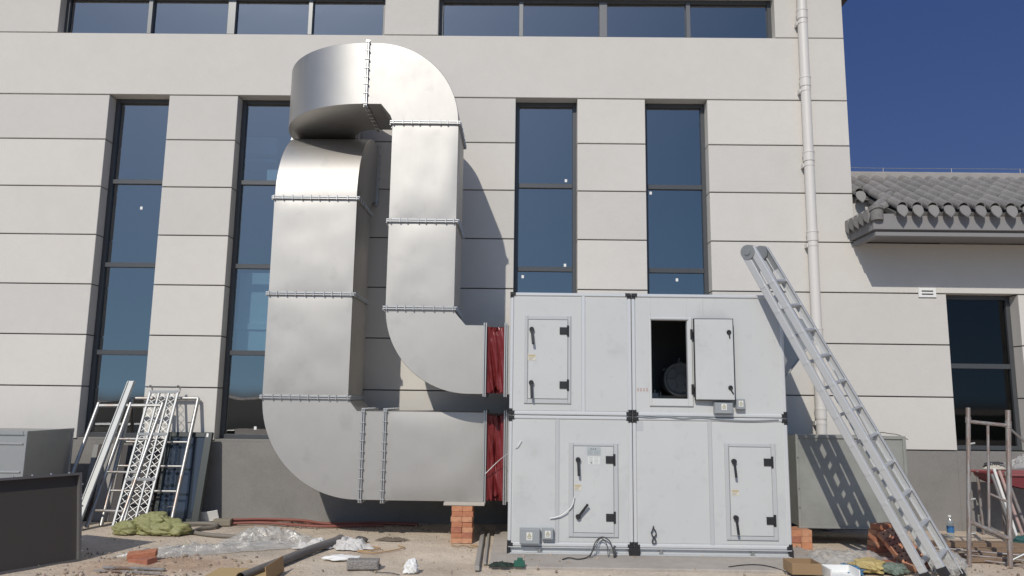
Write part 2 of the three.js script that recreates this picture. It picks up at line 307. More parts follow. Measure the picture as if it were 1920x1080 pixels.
// ---------------------------------------------------------------- annex with tiled roof
{
  const A = thing('annex_building', 'low annex wing with grey barrel-tiled roof and shaded eave', 'building');
  const rows = [[6.398, 9.5]];
  for (const [a, b] of rows) for (let k = 0; k < 3; k++) panel(A, a, b, J[k], J[k + 1]);
  part(A, 'gable_wall', bx(4.352, 9.5, 3.608, 4.2, -BD, -0.06, 0.003), M.plaster2);
  part(A, 'wall_joint', bx(6.41, 9.49, 0.9, 3.0, -BD + 0.01, -0.022, 0), M.joint);
  part(A, 'plinth', bx(5.4785, 9.5, -0.3, 0.966 - GAP, -BD, -0.0125, 0.004), M.plinth);
  windowUnit(A, 5.48, 6.396, 0.97, 2.952, [2.03], [], -0.17, M.glassPlain);
  part(A, 'room_shell', [bx(4.36, 9.5, -0.3, 0.02, -5, -BD - 0.003, 0), bx(4.36, 9.5, 0.02, 3.6, -5.2, -5, 0), bx(9.5, 9.7, -0.3, 3.6, -5.2, 0, 0), bx(4.36, 9.5, 3.45, 3.58, -5, -BD - 0.004, 0)], M.room);
  const vent = part(A, 'wall_vent', [bx(5.12, 5.345, 2.895, 3.015, 0.001, 0.02, 0.003)], M.white);
  for (const y of [2.935, 2.975]) part(vent, 'slot', bx(5.16, 5.305, y - 0.008, y + 0.008, 0.0195, 0.022, 0), M.black);
  // eave boards
  const XE = 4.29, ZE = 0.65, YE = 3.632;
  part(A, 'fascia', [bx(XE, 9.6, YE, 3.83, ZE - 0.05, ZE, 0.006), bx(XE, XE + 0.05, YE, 3.83, 0.002, ZE - 0.051, 0.006)], M.greyPaint);
  part(A, 'eave_board', [bx(XE + 0.03, 9.6, 3.555, 3.606, 0.56, 0.632, 0.005), bx(XE + 0.03, XE + 0.1, 3.555, 3.606, 0.002, 0.558, 0.005)], M.greyPaint);
  part(A, 'soffit', [bx(XE + 0.052, 9.6, 3.614, 3.7, 0.001, ZE - 0.052, 0)], M.greyPaint);
  // sloping roof
  const th = Math.atan2(4.64 - 3.86, 1.43), L = Math.hypot(4.64 - 3.86, 1.43), sn = Math.sin(th), cs = Math.cos(th);
  const at = (x, t, up = 0) => V(x, 3.86 + t * sn + up * cs, 0.68 - t * cs + up * sn);
  const slab = (x0, x1, t0) => { const g = bx(x0, x1, -0.08, -0.02, 0, L - t0, 0); g.translate(0, 0, -(L - t0)); g.rotateX(th); const o = at(0, t0); g.translate(0, o.y, o.z); return g; };
  part(A, 'roof_deck', [slab(4.55, 9.6, 0), slab(4.36, 4.549, 0.78)], M.pan);
  const arch = (r, t, len, a0 = 0, a1 = Math.PI, n = 9) => {
    const pts = []; for (let i = 0; i <= n; i++) { const a = a0 + (a1 - a0) * i / n; pts.push([r * Math.cos(a), r * Math.sin(a)]); }
    for (let i = n; i >= 0; i--) { const a = a0 + (a1 - a0) * i / n; pts.push([(r - t) * Math.cos(a), (r - t) * Math.sin(a)]); }
    return extrude(pts, len, 0.002, 0.6);
  };
  const tileG = arch(0.066, 0.014, 0.262, -0.45, Math.PI + 0.45, 11), panG = (() => { const g = arch(0.16, 0.012, 0.262, -Math.PI / 2 - 0.55, -Math.PI / 2 + 0.55, 6); g.translate(0, 0.135, 0); return g; })();
  const pendShape = []; for (let i = 0; i <= 12; i++) { const a = Math.PI * i / 12; pendShape.push([0.062 * Math.cos(a), 0.05 * Math.sin(a)]); }
  pendShape.push([-0.064, -0.03], [-0.052, -0.068], [-0.026, -0.1], [0, -0.13], [0.026, -0.1], [0.052, -0.068], [0.064, -0.03]);
  const pendG = extrude(pendShape, 0.022, 0.004, 0.5);
  const roof = part(A, 'roof_ridge', [bx(4.36, 9.6, 4.55, 4.785, -0.9, -0.66, 0.03)], M.ridge);
  const sp = 0.188, n = Math.floor((9.4 - 4.42) / sp);
  for (let r = 0; r < n; r++) {
    const x = 4.42 + r * sp, t0 = x < 4.55 ? 0.74 : 0;
    for (let k = 0; k < 7; k++) {
      const t = k * 0.243; if (t < t0 - 0.02 || t > L - 0.03) continue;
      const m = part(A, 'roof_tile', tileG, M.tile[Math.floor(rnd() * 4)]);
      m.position.copy(at(x + rr(-0.009, 0.009), t, 0.05 + rr(-0.003, 0.003))); m.rotation.set(th - 0.016, rr(-0.035, 0.035), rr(-0.03, 0.03)); m.position.addScaledVector(V(0, sn, -cs), 0.262);
      if (r < n - 1) {
        const q = part(A, 'pan_tile', panG, M.pan);
        q.position.copy(at(x + sp / 2, t, -0.03)).addScaledVector(V(0, sn, -cs), 0.262); q.rotation.x = th - 0.02;
      }
    }
    const d = part(A, 'drip_tile', pendG, M.tile[Math.floor(rnd() * 4)]);
    d.position.copy(at(x, t0 - 0.03, 0.03)); d.rotation.set(-0.32 + rr(-0.05, 0.05), rr(-0.06, 0.06), rr(-0.05, 0.05));
  }
  // left return of the eave
  for (let k = 0; k < 5; k++) {
    const z = 0.03 + k * 0.135;
    const d = part(A, 'drip_tile', pendG, M.tile[k % 4]); d.position.set(XE - 0.035, 3.83 + k * 0.003, z); d.rotation.set(0, -Math.PI / 2 + 0.1, 0); d.rotation.z = 0.3;
    const m = part(A, 'roof_tile', tileG, M.tile[(k + 1) % 4]); m.position.set(XE - 0.03, 3.83, z); m.rotation.set(0, Math.PI / 2, 0); m.rotation.order = 'YXZ'; m.rotation.x = -0.5;
  }
  part(A, 'hip_ridge', [bar(V(4.33, 3.90, 0.62), V(4.74, 4.2, 0.22), 0.055, 14), bar(V(4.72, 4.185, 0.24), V(4.757, 4.212, 0.204), 0.066, 14), bar(V(4.34, 3.74, 0.64), V(4.34, 3.92, 0.62), 0.075, 12, 0.085), bar(V(4.34, 3.85, 0.64), V(4.34, 3.87, 0.63), 0.092, 12)], M.tile[1]);
  const lr = new THREE.BufferGeometry(); lr.setAttribute('position', new THREE.Float32BufferAttribute([XE, 3.835, 0.02, XE, 3.835, 0.64, 4.72, 4.15, 0.2, XE, 3.835, 0.02, 4.72, 4.15, 0.2, 4.6, 4.02, 0.0], 3)); lr.computeVertexNormals(); uvm(lr);
  part(A, 'hip_slope', lr, M.pan);
  const rod = part(A, 'lightning_wire', tube([[4.3, 4.87, -0.77], [5.157, 4.862, -0.77], [6.14, 4.865, -0.77], [7.08, 4.868, -0.77], [9.4, 4.87, -0.77]], 0.0045, 40, 6), M.flange);
  for (let k = 0; k < 5; k++) part(rod, 'rod', bar(V(5.157 + k * 0.97, 4.78, -0.77), V(5.157 + k * 0.97, 4.865, -0.77), 0.006, 6), M.flange);
}

// ---------------------------------------------------------------- air ducts
// thin-sheet box whose faces bulge a little between the flanges
function pillow(x0, x1, y0, y1, z0, z1, amp, s) {
  const w = x1 - x0, h = y1 - y0, d = z1 - z0, g = new THREE.BoxGeometry(w, h, d, 20, 24, 18), p = g.attributes.position, n = g.attributes.normal;
  const f = (u) => { const e = 1 - Math.abs(u); return 1 - Math.pow(1 - Math.min(1, e * 1.0), 5); };
  for (let i = 0; i < p.count; i++) {
    const u = p.getX(i) / w * 2, v = p.getY(i) / h * 2, q = p.getZ(i) / d * 2, nx = n.getX(i), ny = n.getY(i), nz = n.getZ(i);
    const k = nx ? f(v) * f(q) : ny ? f(u) * f(q) : f(u) * f(v);
    const b = k * amp * (0.6 + 1.1 * fbm(u * 0.8 + s, v * 0.8 + q, s, 2));
    p.setXYZ(i, p.getX(i) + nx * b, p.getY(i) + ny * b, p.getZ(i) + nz * b);
  }
  g.computeVertexNormals(); g.translate((x0 + x1) / 2, (y0 + y1) / 2, (z0 + z1) / 2); return uvm(g, s, s * 0.37);
}
// flange: two angle-iron rings bolted face to face with clips, round a duct mouth; axis 'x','y','z'
function flange(axis, c, a0, a1, b0, b1, clips = true) {
  const t = 0.008, w = 0.027, out = [];
  const put = (l0, l1, A0, A1, B0, B1, ch = 0.002) => {
    if (axis === 'y') out.push(bx(A0, A1, l0, l1, B0, B1, ch));         // a = x, b = z
    else if (axis === 'x') out.push(bx(l0, l1, A0, A1, B0, B1, ch));    // a = y, b = z
    else out.push(bx(A0, A1, B0, B1, l0, l1, ch));                      // a = x, b = y
  };
  for (const s of [-1, 1]) {
    const l0 = c + (s < 0 ? -0.018 : 0.003), l1 = l0 + 0.015;
    put(l0, l1, a0 - w, a0 + t, b0 - w, b1 + w); put(l0, l1, a1 - t, a1 + w, b0 - w, b1 + w);
    put(l0, l1, a0 + t, a1 - t, b0 - w, b0 + t); put(l0, l1, a0 + t, a1 - t, b1 - t, b1 + w);
  }
  if (clips) {
    const na = Math.round((a1 - a0) / 0.11), nb = Math.round((b1 - b0) / 0.11);
    for (let i = 0; i <= na; i++) for (const b of [b0, b1]) { const a = a0 + (a1 - a0) * (i + 0.1) / (na + 0.2) + rr(-0.015, 0.015), e = b === b1 ? 1 : -1; put(c - 0.026, c + 0.026, a - 0.006, a + 0.006, Math.min(b + e * 0.012, b + e * 0.035), Math.max(b + e * 0.012, b + e * 0.035)); }
    for (let i = 0; i <= nb; i++) for (const a of [a0, a1]) { const b = b0 + (b1 - b0) * (i + 0.1) / (nb + 0.2) + rr(-0.015, 0.015), e = a === a1 ? 1 : -1; put(c - 0.026, c + 0.026, Math.min(a + e * 0.012, a + e * 0.035), Math.max(a + e * 0.012, a + e * 0.035), b - 0.006, b + 0.006); }
  }
  return merge(out);
}
const arc = (cx, cy, r, a0, a1, n = 28) => Array.from({ length: n + 1 }, (_, i) => { const a = a0 + (a1 - a0) * i / n; return [cx + r * Math.cos(a), cy + r * Math.sin(a)]; });
const toXY = (pts, z0, z1) => { const g = extrude(pts, z1 - z0, 0.004); g.translate(0, 0, z0); return g; };
function canvasSleeve(x0, x1, y0, y1, z0, z1, s) {
  const n = 90, m = 16, pos = [], idx = [], per = 2 * (y1 - y0 + z1 - z0);
  for (let j = 0; j <= m; j++) for (let i = 0; i <= n; i++) {
    let q = (i / n) * per, y, z, ny = 0, nz = 0; const H = y1 - y0, D = z1 - z0;
    if (q <= H) { y = y0 + q; z = z1; nz = 1; } else if ((q -= H) <= D) { y = y1; z = z1 - q; ny = 1; } else if ((q -= D) <= H) { y = y1 - q; z = z0; nz = -1; } else { q -= H; y = y0; z = z0 + q; ny = -1; }
    const u = j / m, k = Math.sin(Math.PI * u);
    const fold = -0.035 * k + 0.05 * k * (0.6 - Math.abs(noise(y * 3 + u * 5 + s, z * 3 - u * 4, s)) * 2.6) + 0.012 * k * noise(y * 14, z * 14 + u * 6, s);
    pos.push(x0 + (x1 - x0) * u, y + ny * fold, z + nz * fold);
  }
  for (let j = 0; j < m; j++) for (let i = 0; i < n; i++) { const a = j * (n + 1) + i; idx.push(a, a + 1, a + n + 1, a + 1, a + n + 2, a + n + 1); }
  const g = new THREE.BufferGeometry(); g.setAttribute('position', new THREE.Float32BufferAttribute(pos, 3)); g.setIndex(idx); g.computeVertexNormals(); return uvm(g);
}
{
  const D = thing('air_duct', 'wide square steel duct rising from the unit and curving back into the wall', 'air duct');
  const x0 = -2.872, x1 = -1.912, z1 = 1.15, z0 = 0.36, yb = 0.418, yt = 1.378;
  const pi = Math.PI;
  part(D, 'duct_section', pillow(-1.485, -0.37, yb, yt, z0, z1, 0.014, 2.1), M.steel);
  part(D, 'duct_section', bx(-1.73, -1.487, yb, yt, z0, z1, 0.004), M.steel);
  part(D, 'elbow', toXY([...arc(-1.767, 1.523, 1.105, pi, 1.5 * pi), [-1.732, yb], [-1.732, yt], [-1.80, yt], [-1.90, 1.50], [x1, 1.523]], z0, z1), M.steel);
  part(D, 'duct_section', pillow(x0, x1, 1.526, 2.688, z0, z1, 0.014, 4.7), M.steel);
  part(D, 'duct_section', pillow(x0, x1, 2.692, 3.815, z0, z1, 0.014, 8.3), M.steel);
  // top elbow, bending back to the wall
  const te = extrude([...arc(0.14, 3.82, 1.01, 0, pi / 2), [-0.02, 4.83], [-0.02, 4.05], [0.14, 4.05], [0.26, 4.0], [0.34, 3.9], [z0, 3.82]], x1 - x0, 0.004);
  te.rotateY(-pi / 2); te.translate(x1, 0, 0); te.applyMatrix4(new THREE.Matrix4()); part(D, 'elbow', uvm(te), M.steel);
  part(D, 'flange', flange('y', 1.523, x0, x1, z0, z1), M.flange); part(D, 'flange', flange('y', 2.69, x0, x1, z0, z1), M.flange); part(D, 'flange', flange('y', 3.818, x0, x1, z0, z1), M.flange);
  part(D, 'flange', flange('x', -1.731, yb, yt, z0, z1), M.flange); part(D, 'flange', flange('x', -1.486, yb, yt, z0, z1), M.flange);
  part(D, 'flange', flange('x', -0.372, yb, yt, z0, z1, false), M.flange); part(D, 'flange', flange('x', -0.148, yb, yt, z0, z1, false), M.flange);
  part(D, 'flange', flange('z', 0.032, x0, x1, 4.05, 4.83), M.flange);
  part(D, 'canvas_connector', canvasSleeve(-0.352, -0.168, yb + 0.01, yt - 0.01, z0 + 0.01, z1 - 0.005, 3), M.redCanvas, 'crumpled dark red flexible connector');
  part(D, 'collar', bx(-0.135, -0.096, yb, yt, z0, z1, 0.003), M.steel);
}
{
  const D = thing('air_duct', 'narrower steel duct with rounded double bend turning back at its top', 'air duct');
  const x0 = -1.46, x1 = -0.718, z1 = 1.53, z0 = 0.71, pi = Math.PI;
  part(D, 'elbow', toXY([...arc(-0.545, 2.494, 0.915, pi, 1.5 * pi), [-0.372, 1.579], [-0.372, 2.317], [-0.585, 2.317], [-0.70, 2.45], [x1, 2.494]], z0, z1), M.steel);
  part(D, 'duct_section', pillow(x0, x1, 2.497, 3.464, z0, z1, 0.012, 11.9), M.steel);
  part(D, 'duct_section', pillow(x0, x1, 3.468, 4.597, z0, z1, 0.014, 15.2), M.steel);
  part(D, 'elbow', toXY([[x1, 4.6], ...arc(-1.673, 4.6, 0.955, 0, pi / 2), [-1.773, 5.555], [-1.773, 4.815], [-1.6, 4.815], [-1.49, 4.68], [x0, 4.6]].slice(1), z0, z1), M.steel);
  // flat elbow turning back towards the wall, then a stub into it (plan: x, z)
  const R = 1.18, ri = R - (z1 - z0), zc = z1 - R, cx = -1.777;
  const plan = [...arc(cx, -zc, R, 1.5 * pi, pi, 32), [cx - R, 0.02], [cx - ri, 0.02], ...arc(cx, -zc, ri, pi, 1.5 * pi, 14)];
  const pe = extrude(plan, 0.74, 0.004); pe.rotateX(-pi / 2); pe.translate(0, 4.815, 0); part(D, 'elbow', uvm(pe), M.steel);
  part(D, 'flange', flange('y', 2.495, x0, x1, z0, z1), M.flange); part(D, 'flange', flange('y', 3.466, x0, x1, z0, z1), M.flange); part(D, 'flange', flange('y', 4.599, x0, x1, z0, z1), M.flange);
  part(D, 'flange', flange('x', -1.775, 4.815, 5.555, z0, z1), M.flange);
  part(D, 'flange', flange('z', 0.31, cx - R, cx - ri, 4.815, 5.555), M.flange);
  part(D, 'flange', flange('x', -0.372, 1.579, 2.317, z0, z1, false), M.flange); part(D, 'flange', flange('x', -0.148, 1.579, 2.317, z0, z1, false), M.flange);
  part(D, 'canvas_connector', canvasSleeve(-0.352, -0.168, 1.59, 2.307, z0 + 0.01, z1 - 0.005, 9), M.redCanvas, 'crumpled dark red flexible connector');
  part(D, 'collar', bx(-0.135, -0.096, 1.579, 2.317, z0, z1, 0.003), M.steel);
}

// ---------------------------------------------------------------- air handling unit
function decal(w, h, draw, px = 256) {
  const c = document.createElement('canvas'); c.width = px; c.height = Math.round(px * h / w); const g = c.getContext('2d'); draw(g, c.width, c.height);
  const t = new THREE.CanvasTexture(c); t.colorSpace = THREE.SRGBColorSpace; t.magFilter = THREE.LinearFilter; t.needsUpdate = true; return t;
}
function label(parent, name, x0, x1, y0, y1, z, m) { const g = new THREE.PlaneGeometry(x1 - x0, y1 - y0); g.translate((x0 + x1) / 2, (y0 + y1) / 2, z); return part(parent, name, g, m); }
const decalMat = (t) => new THREE.MeshPhysicalMaterial({ map: t, roughness: 0.55 });
M.warn = decalMat(decal(1, 1.2, (g, w, h) => { g.fillStyle = '#d9d8d0'; g.fillRect(0, 0, w, h); g.strokeStyle = '#3a3a30'; g.lineWidth = 14; g.beginPath(); g.moveTo(w / 2, h * 0.12); g.lineTo(w * 0.82, h * 0.56); g.lineTo(w * 0.18, h * 0.56); g.closePath(); g.fillStyle = '#cfc9a4'; g.fill(); g.stroke(); g.fillStyle = '#2a2a24'; g.beginPath(); g.moveTo(w * 0.52, h * 0.26); g.lineTo(w * 0.44, h * 0.4); g.lineTo(w * 0.51, h * 0.4); g.lineTo(w * 0.47, h * 0.52); g.lineTo(w * 0.57, h * 0.36); g.lineTo(w * 0.5, h * 0.36); g.fill(); g.fillStyle = '#6d6d66'; g.fillRect(w * 0.16, h * 0.68, w * 0.68, h * 0.06); g.fillRect(w * 0.22, h * 0.8, w * 0.56, h * 0.05); }));
M.nameplate = decalMat(decal(1.5, 1, (g, w, h) => { g.fillStyle = '#a9b0b2'; g.fillRect(0, 0, w, h); g.fillStyle = '#5d6668'; for (let i = 0; i < 3; i++) { g.beginPath(); g.moveTo(w * (0.3 + i * 0.16), h * 0.12); g.lineTo(w * (0.37 + i * 0.16), h * 0.3); g.lineTo(w * (0.23 + i * 0.16), h * 0.3); g.fill(); } g.fillStyle = '#8b9395'; for (let r = 0; r < 7; r++) { g.fillRect(w * 0.08, h * (0.42 + r * 0.075), w * 0.34, h * 0.03); g.fillRect(w * 0.52, h * (0.42 + r * 0.075), w * 0.38, h * 0.03); } }));
M.paper = decalMat(decal(1.5, 1, (g, w, h) => { g.fillStyle = '#d4d5d3'; g.fillRect(0, 0, w, h); g.fillStyle = '#9a9c98'; for (let r = 0; r < 5; r++) { g.fillRect(w * 0.1, h * (0.12 + r * 0.17), w * 0.3, h * 0.06); g.fillRect(w * 0.52, h * (0.12 + r * 0.17), w * 0.36, h * 0.05); } g.fillStyle = '#6e726e'; g.fillRect(w * 0.22, h * 0.72, w * 0.12, h * 0.18); }));
M.caution = decalMat(decal(1.3, 1, (g, w, h) => { g.fillStyle = '#cfcabb'; g.fillRect(0, 0, w, h); g.fillStyle = '#b3a684'; g.fillRect(w * 0.06, h * 0.1, w * 0.88, h * 0.3); g.fillStyle = '#8f8a7e'; for (let r = 0; r < 3; r++) g.fillRect(w * 0.1, h * (0.52 + r * 0.15), w * (0.7 - r * 0.12), h * 0.06); }));
{
  const U = thing('air_handling_unit', 'white two-storey air handling unit with black latches beside the ducts', 'air handler');
  const Z = 1.88, zb = 0.16, xm = 1.15, ym = 1.374, X0 = -0.098, X1 = 2.708, Y0 = 0.095, Y1 = 2.628;
  // casings: three closed modules and one opened, hollow module
  part(U, 'casing', bx(X0 + 0.002, xm - 0.003, Y0, ym - 0.003, zb, Z, 0.003), M.panelB);
  part(U, 'casing', bx(xm + 0.003, X1 - 0.002, Y0, ym - 0.003, zb, Z, 0.003), M.panelB);
  part(U, 'casing', bx(X0 + 0.002, xm - 0.003, ym + 0.003, Y1 - 0.003, zb, Z, 0.003), M.panelB);
  part(U, 'casing', [bx(xm + 0.003, X1 - 0.002, ym + 0.003, ym + 0.04, zb, Z - 0.05, 0), bx(xm + 0.003, X1 - 0.002, Y1 - 0.04, Y1 - 0.003, zb, Z - 0.05, 0), bx(xm + 0.003, X1 - 0.002, ym + 0.04, Y1 - 0.04, zb, zb + 0.04, 0),
    bx(xm + 0.003, xm + 0.04, ym + 0.04, Y1 - 0.04, zb + 0.04, Z - 0.05, 0), bx(X1 - 0.04, X1 - 0.002, ym + 0.04, Y1 - 0.04, zb + 0.04, Z - 0.05, 0)], M.inner, 'grey sheet inside of the opened upper module');
  const ox0 = 1.35, ox1 = 1.72, oy0 = 1.556, oy1 = 2.356;
  part(U, 'front_panel', [bx(xm + 0.003, ox0, ym + 0.003, Y1 - 0.003, Z - 0.05, Z, 0.002), bx(ox1, X1 - 0.002, ym + 0.003, Y1 - 0.003, Z - 0.05, Z, 0.002), bx(ox0, ox1, ym + 0.003, oy0, Z - 0.05, Z, 0.002), bx(ox0, ox1, oy1, Y1 - 0.003, Z - 0.05, Z, 0.002)], M.panel);
  // front skin panels
  const skin = (x0, x1, y0, y1) => part(U, 'front_panel', bx(x0, x1, y0, y1, Z - 0.004, Z + 0.004, 0.003), M.panel);
  skin(X0 + 0.045, 0.638, ym + 0.045, Y1 - 0.045); skin(0.673, xm - 0.045, ym + 0.045, Y1 - 0.045);
  skin(X0 + 0.045, 0.374, Y0 + 0.045, ym - 0.045); skin(0.412, xm - 0.045, Y0 + 0.045, ym - 0.045);
  skin(xm + 0.045, 1.908, Y0 + 0.045, ym - 0.045); skin(1.948, X1 - 0.045, Y0 + 0.045, ym - 0.045);
  part(U, 'cover_strip', bx(0.64, 0.671, ym + 0.03, Y1 - 0.03, Z, Z + 0.009, 0.003), M.profile);
  part(U, 'cover_strip', bx(0.376, 0.41, Y0 + 0.03, ym - 0.03, Z, Z + 0.007, 0.003), M.seam);
  part(U, 'cover_strip', bx(1.91, 1.946, Y0 + 0.03, ym - 0.03, Z, Z + 0.007, 0.003), M.seam);
  part(U, 'cover_strip', bx(1.887, 1.893, 2.4, Y1 - 0.05, Z, Z + 0.003, 0.001), M.seam);
  // frame profiles
  const prof = (x0, x1, y0, y1) => part(U, 'frame_profile', bx(x0, x1, y0, y1, Z - 0.02, Z + 0.013, 0.009), M.profile);
  for (const [a, b] of [[Y0, ym - 0.003], [ym + 0.003, Y1]]) for (const [p, q] of [[X0, xm - 0.003], [xm + 0.003, X1]]) {
    prof(p, p + 0.036, a + 0.037, b - 0.037); prof(q - 0.036, q, a + 0.037, b - 0.037); prof(p + 0.037, q - 0.037, b - 0.036, b); prof(p + 0.037, q - 0.037, a, a + 0.036);
  }
  // black corner pieces
  const corner = (x, y, sx, sy) => part(U, 'corner_cap', [bx(Math.min(x, x + sx * 0.058), Math.max(x, x + sx * 0.058), Math.min(y, y + sy * 0.036), Math.max(y, y + sy * 0.036), Z - 0.022, Z + 0.018, 0.006), bx(Math.min(x, x + sx * 0.036), Math.max(x, x + sx * 0.036), Math.min(y + sy * 0.034, y + sy * 0.06), Math.max(y + sy * 0.034, y + sy * 0.06), Z - 0.022, Z + 0.0175, 0.006)], M.black);
  for (const [x, sx] of [[X0 - 0.004, 1], [xm - 0.004, -1], [xm + 0.004, 1], [X1 + 0.004, -1]]) for (const [y, sy] of [[Y0 - 0.004, 1], [ym - 0.006, -1], [ym + 0.006, 1], [Y1 + 0.004, -1]]) corner(x, y, sx, sy);
  // doors
  const handle = (p, x, y, ang) => {
    const g = [bar(V(0, 0, 0), V(0, 0, 0.03), 0.022, 16), bar(V(0, 0, 0.028), V(0, 0, 0.036), 0.017, 16), beam(V(0, -0.008, 0.03), V(0, -0.135, 0.045), 0.022, 0.014, V(1, 0, 0), 0.004), bar(V(0, -0.128, 0.045), V(0, -0.14, 0.046), 0.011, 8)];
    const h = part(p, 'handle', g, M.black); h.position.set(x, y, Z + 0.024); h.rotation.z = ang; h.scale.setScalar(1.12); return h;
  };
  const hinge = (p, x, y) => part(p, 'hinge', [bx(x - 0.09, x - 0.012, y - 0.036, y + 0.036, Z + 0.014, Z + 0.038, 0.004), bx(x - 0.016, x + 0.006, y - 0.056, y + 0.056, Z + 0.01, Z + 0.034, 0.005)], M.black);
  const door = (fx0, fx1, fy0, fy1, ix0, ix1, iy0, iy1) => {
    const d = part(U, 'door', bx(ix0, ix1, iy0, iy1, Z - 0.002, Z + 0.024, 0.005), M.panel), e = 0.003;
    part(d, 'door_frame', [bx(fx0, ix0 - e, fy0, fy1, Z + 0.001, Z + 0.02, 0.006), bx(ix1 + e, fx1, fy0, fy1, Z + 0.001, Z + 0.02, 0.006), bx(ix0 - e, ix1 + e, iy1 + e, fy1, Z + 0.001, Z + 0.019, 0.006), bx(ix0 - e, ix1 + e, fy0, iy0 - e, Z + 0.001, Z + 0.019, 0.006)], M.seam);
    return d;
  };
  let d = door(0.05, 0.527, 1.49, 2.387, 0.088, 0.494, 1.538, 2.343);
  handle(d, 0.122, 2.243, 0.1); handle(d, 0.122, 1.7, 0.04); hinge(d, 0.5, 2.232); hinge(d, 0.5, 1.68); label(d, 'warning_label', 0.085, 0.165, 1.925, 1.99, Z + 0.0265, M.caution);
  d = door(0.506, 1.0, 0.19, 1.104, 0.556, 0.955, 0.232, 1.07);
  handle(d, 0.598, 0.94, 0.03); handle(d, 0.598, 0.388, 2.5); hinge(d, 0.966, 0.943); hinge(d, 0.966, 0.383);
  label(d, 'warning_label', 0.56, 0.63, 0.64, 0.7, Z + 0.0265, M.caution); label(d, 'name_plate', 0.687, 0.827, 0.985, 1.065, Z + 0.0268, M.nameplate); label(d, 'paper_label', 0.7, 0.815, 0.895, 0.972, Z + 0.0262, M.paper);
  d = door(2.066, 2.577, 0.182, 1.122, 2.112, 2.53, 0.224, 1.082);
  handle(d, 2.152, 0.945, 0.06); handle(d, 2.155, 0.4, 0.08); hinge(d, 2.543, 0.94); hinge(d, 2.55, 0.375); label(d, 'warning_label', 2.122, 2.197, 0.612, 0.67, Z + 0.0265, M.caution);
  // frame of the open doorway and the door folded back flat
  const of = part(U, 'door_opening', [bx(1.325, ox0, 1.48, 2.385, Z + 0.001, Z + 0.02, 0.006), bx(ox1, 1.768, 1.48, 2.385, Z + 0.001, Z + 0.02, 0.006), bx(ox0, ox1, oy1, 2.385, Z + 0.001, Z + 0.019, 0.006), bx(ox0, ox1, 1.48, oy0, Z + 0.001, Z + 0.019, 0.006)], M.panelB);
  part(of, 'gasket', [bx(1.34, ox1 + 0.01, 2.36, 2.376, Z + 0.0185, Z + 0.03, 0.003)], M.seam);
  const od = part(U, 'door', bx(0.008, 0.392, 0.008, 0.822, 0.012, 0.05, 0.005), M.panel, 'upper door swung fully open'); od.position.set(1.779, 1.542, Z + 0.018); od.rotation.y = -0.06; 
  part(od, 'door_seal', [bx(0, 0.4, 0, 0.83, 0, 0.044, 0.004)], M.black);
  for (const y of [0.66, 0.1]) part(od, 'latch', [(() => { const g = new THREE.TorusGeometry(0.017, 0.007, 8, 18); g.translate(0.35, y + 0.03, 0.058); return flat(g); })(), beam(V(0.35, y + 0.015, 0.058), V(y > 0.5 ? 0.358 : 0.378, y - 0.032, 0.058), 0.012, 0.012), bar(V(0.35, y + 0.03, 0.046), V(0.35, y + 0.03, 0.064), 0.01, 10)], M.black);
  for (const y of [2.215, 1.655]) part(U, 'hinge', bx(1.748, 1.772, y - 0.048, y + 0.048, Z + 0.018, Z + 0.045, 0.008), M.black);
  // fan and motor seen through the opening
  const fan = part(U, 'fan', [(() => { const g = new THREE.TorusGeometry(0.179, 0.02, 12, 40); g.translate(1.856, 1.78, 0.9); return flat(g); })(), bar(V(1.856, 1.78, 0.5), V(1.856, 1.78, 0.89), 0.17, 32), bar(V(1.856, 1.78, 0.88), V(1.856, 1.78, 0.915), 0.06, 20), ...Array.from({ length: 6 }, (_, i) => { const a = i * Math.PI / 3; return beam(V(1.856 + 0.05 * Math.cos(a), 1.78 + 0.05 * Math.sin(a), 0.9), V(1.856 + 0.176 * Math.cos(a), 1.78 + 0.176 * Math.sin(a), 0.9), 0.02, 0.012, V(0, 0, 1)); })], mat(0.36, 0.37, 0.38, 0.55, 0.2), 'grey fan motor seen through the open hatch');
  part(fan, 'terminal_box', [bx(1.82, 1.89, 1.965, 1.99, 0.6, 0.88, 0.004), bar(V(1.856, 1.985, 0.84), V(1.856, 2.03, 0.84), 0.014, 10), bar(V(1.69, 1.9, 0.86), V(1.66, 1.89, 0.86), 0.01, 8)], M.galv);
  part(fan, 'mounting_rail', [bx(1.45, 2.3, 1.42, 1.6, 0.5, 0.62, 0.003), bx(1.5, 1.6, 1.42, 1.625, 0.84, 0.9, 0.003), bx(1.55, 1.57, 1.62, 1.66, 0.86, 0.88, 0.002), bx(1.62, 1.635, 1.42, 1.64, 0.86, 0.88, 0.002)], M.galv);
  // switch boxes
  const sw = (x0, x1, y0, y1, dep, lx0, lx1, ly0, ly1) => { const b = part(U, 'switch_box', [bx(x0, x1, y0, y1, Z + 0.003, Z + dep, 0.006), bx(x0 - 0.003, x1 + 0.003, y0 - 0.003, y1 + 0.003, Z + dep * 0.55, Z + dep * 0.62, 0.002)], M.boxGrey); label(b, 'warning_label', lx0, lx1, ly0, ly1, Z + dep + 0.0022, M.warn); };
  sw(0.024, 0.22, 0.128, 0.272, 0.085, 0.088, 0.146, 0.165, 0.24); sw(0.243, 0.353, 0.17, 0.274, 0.07, 0.27, 0.326, 0.19, 0.256);
  sw(1.968, 2.148, 1.414, 1.521, 0.085, 2.03, 2.085, 1.45, 1.512); sw(2.19, 2.278, 1.458, 1.56, 0.06, 2.212, 2.258, 1.485, 1.545);
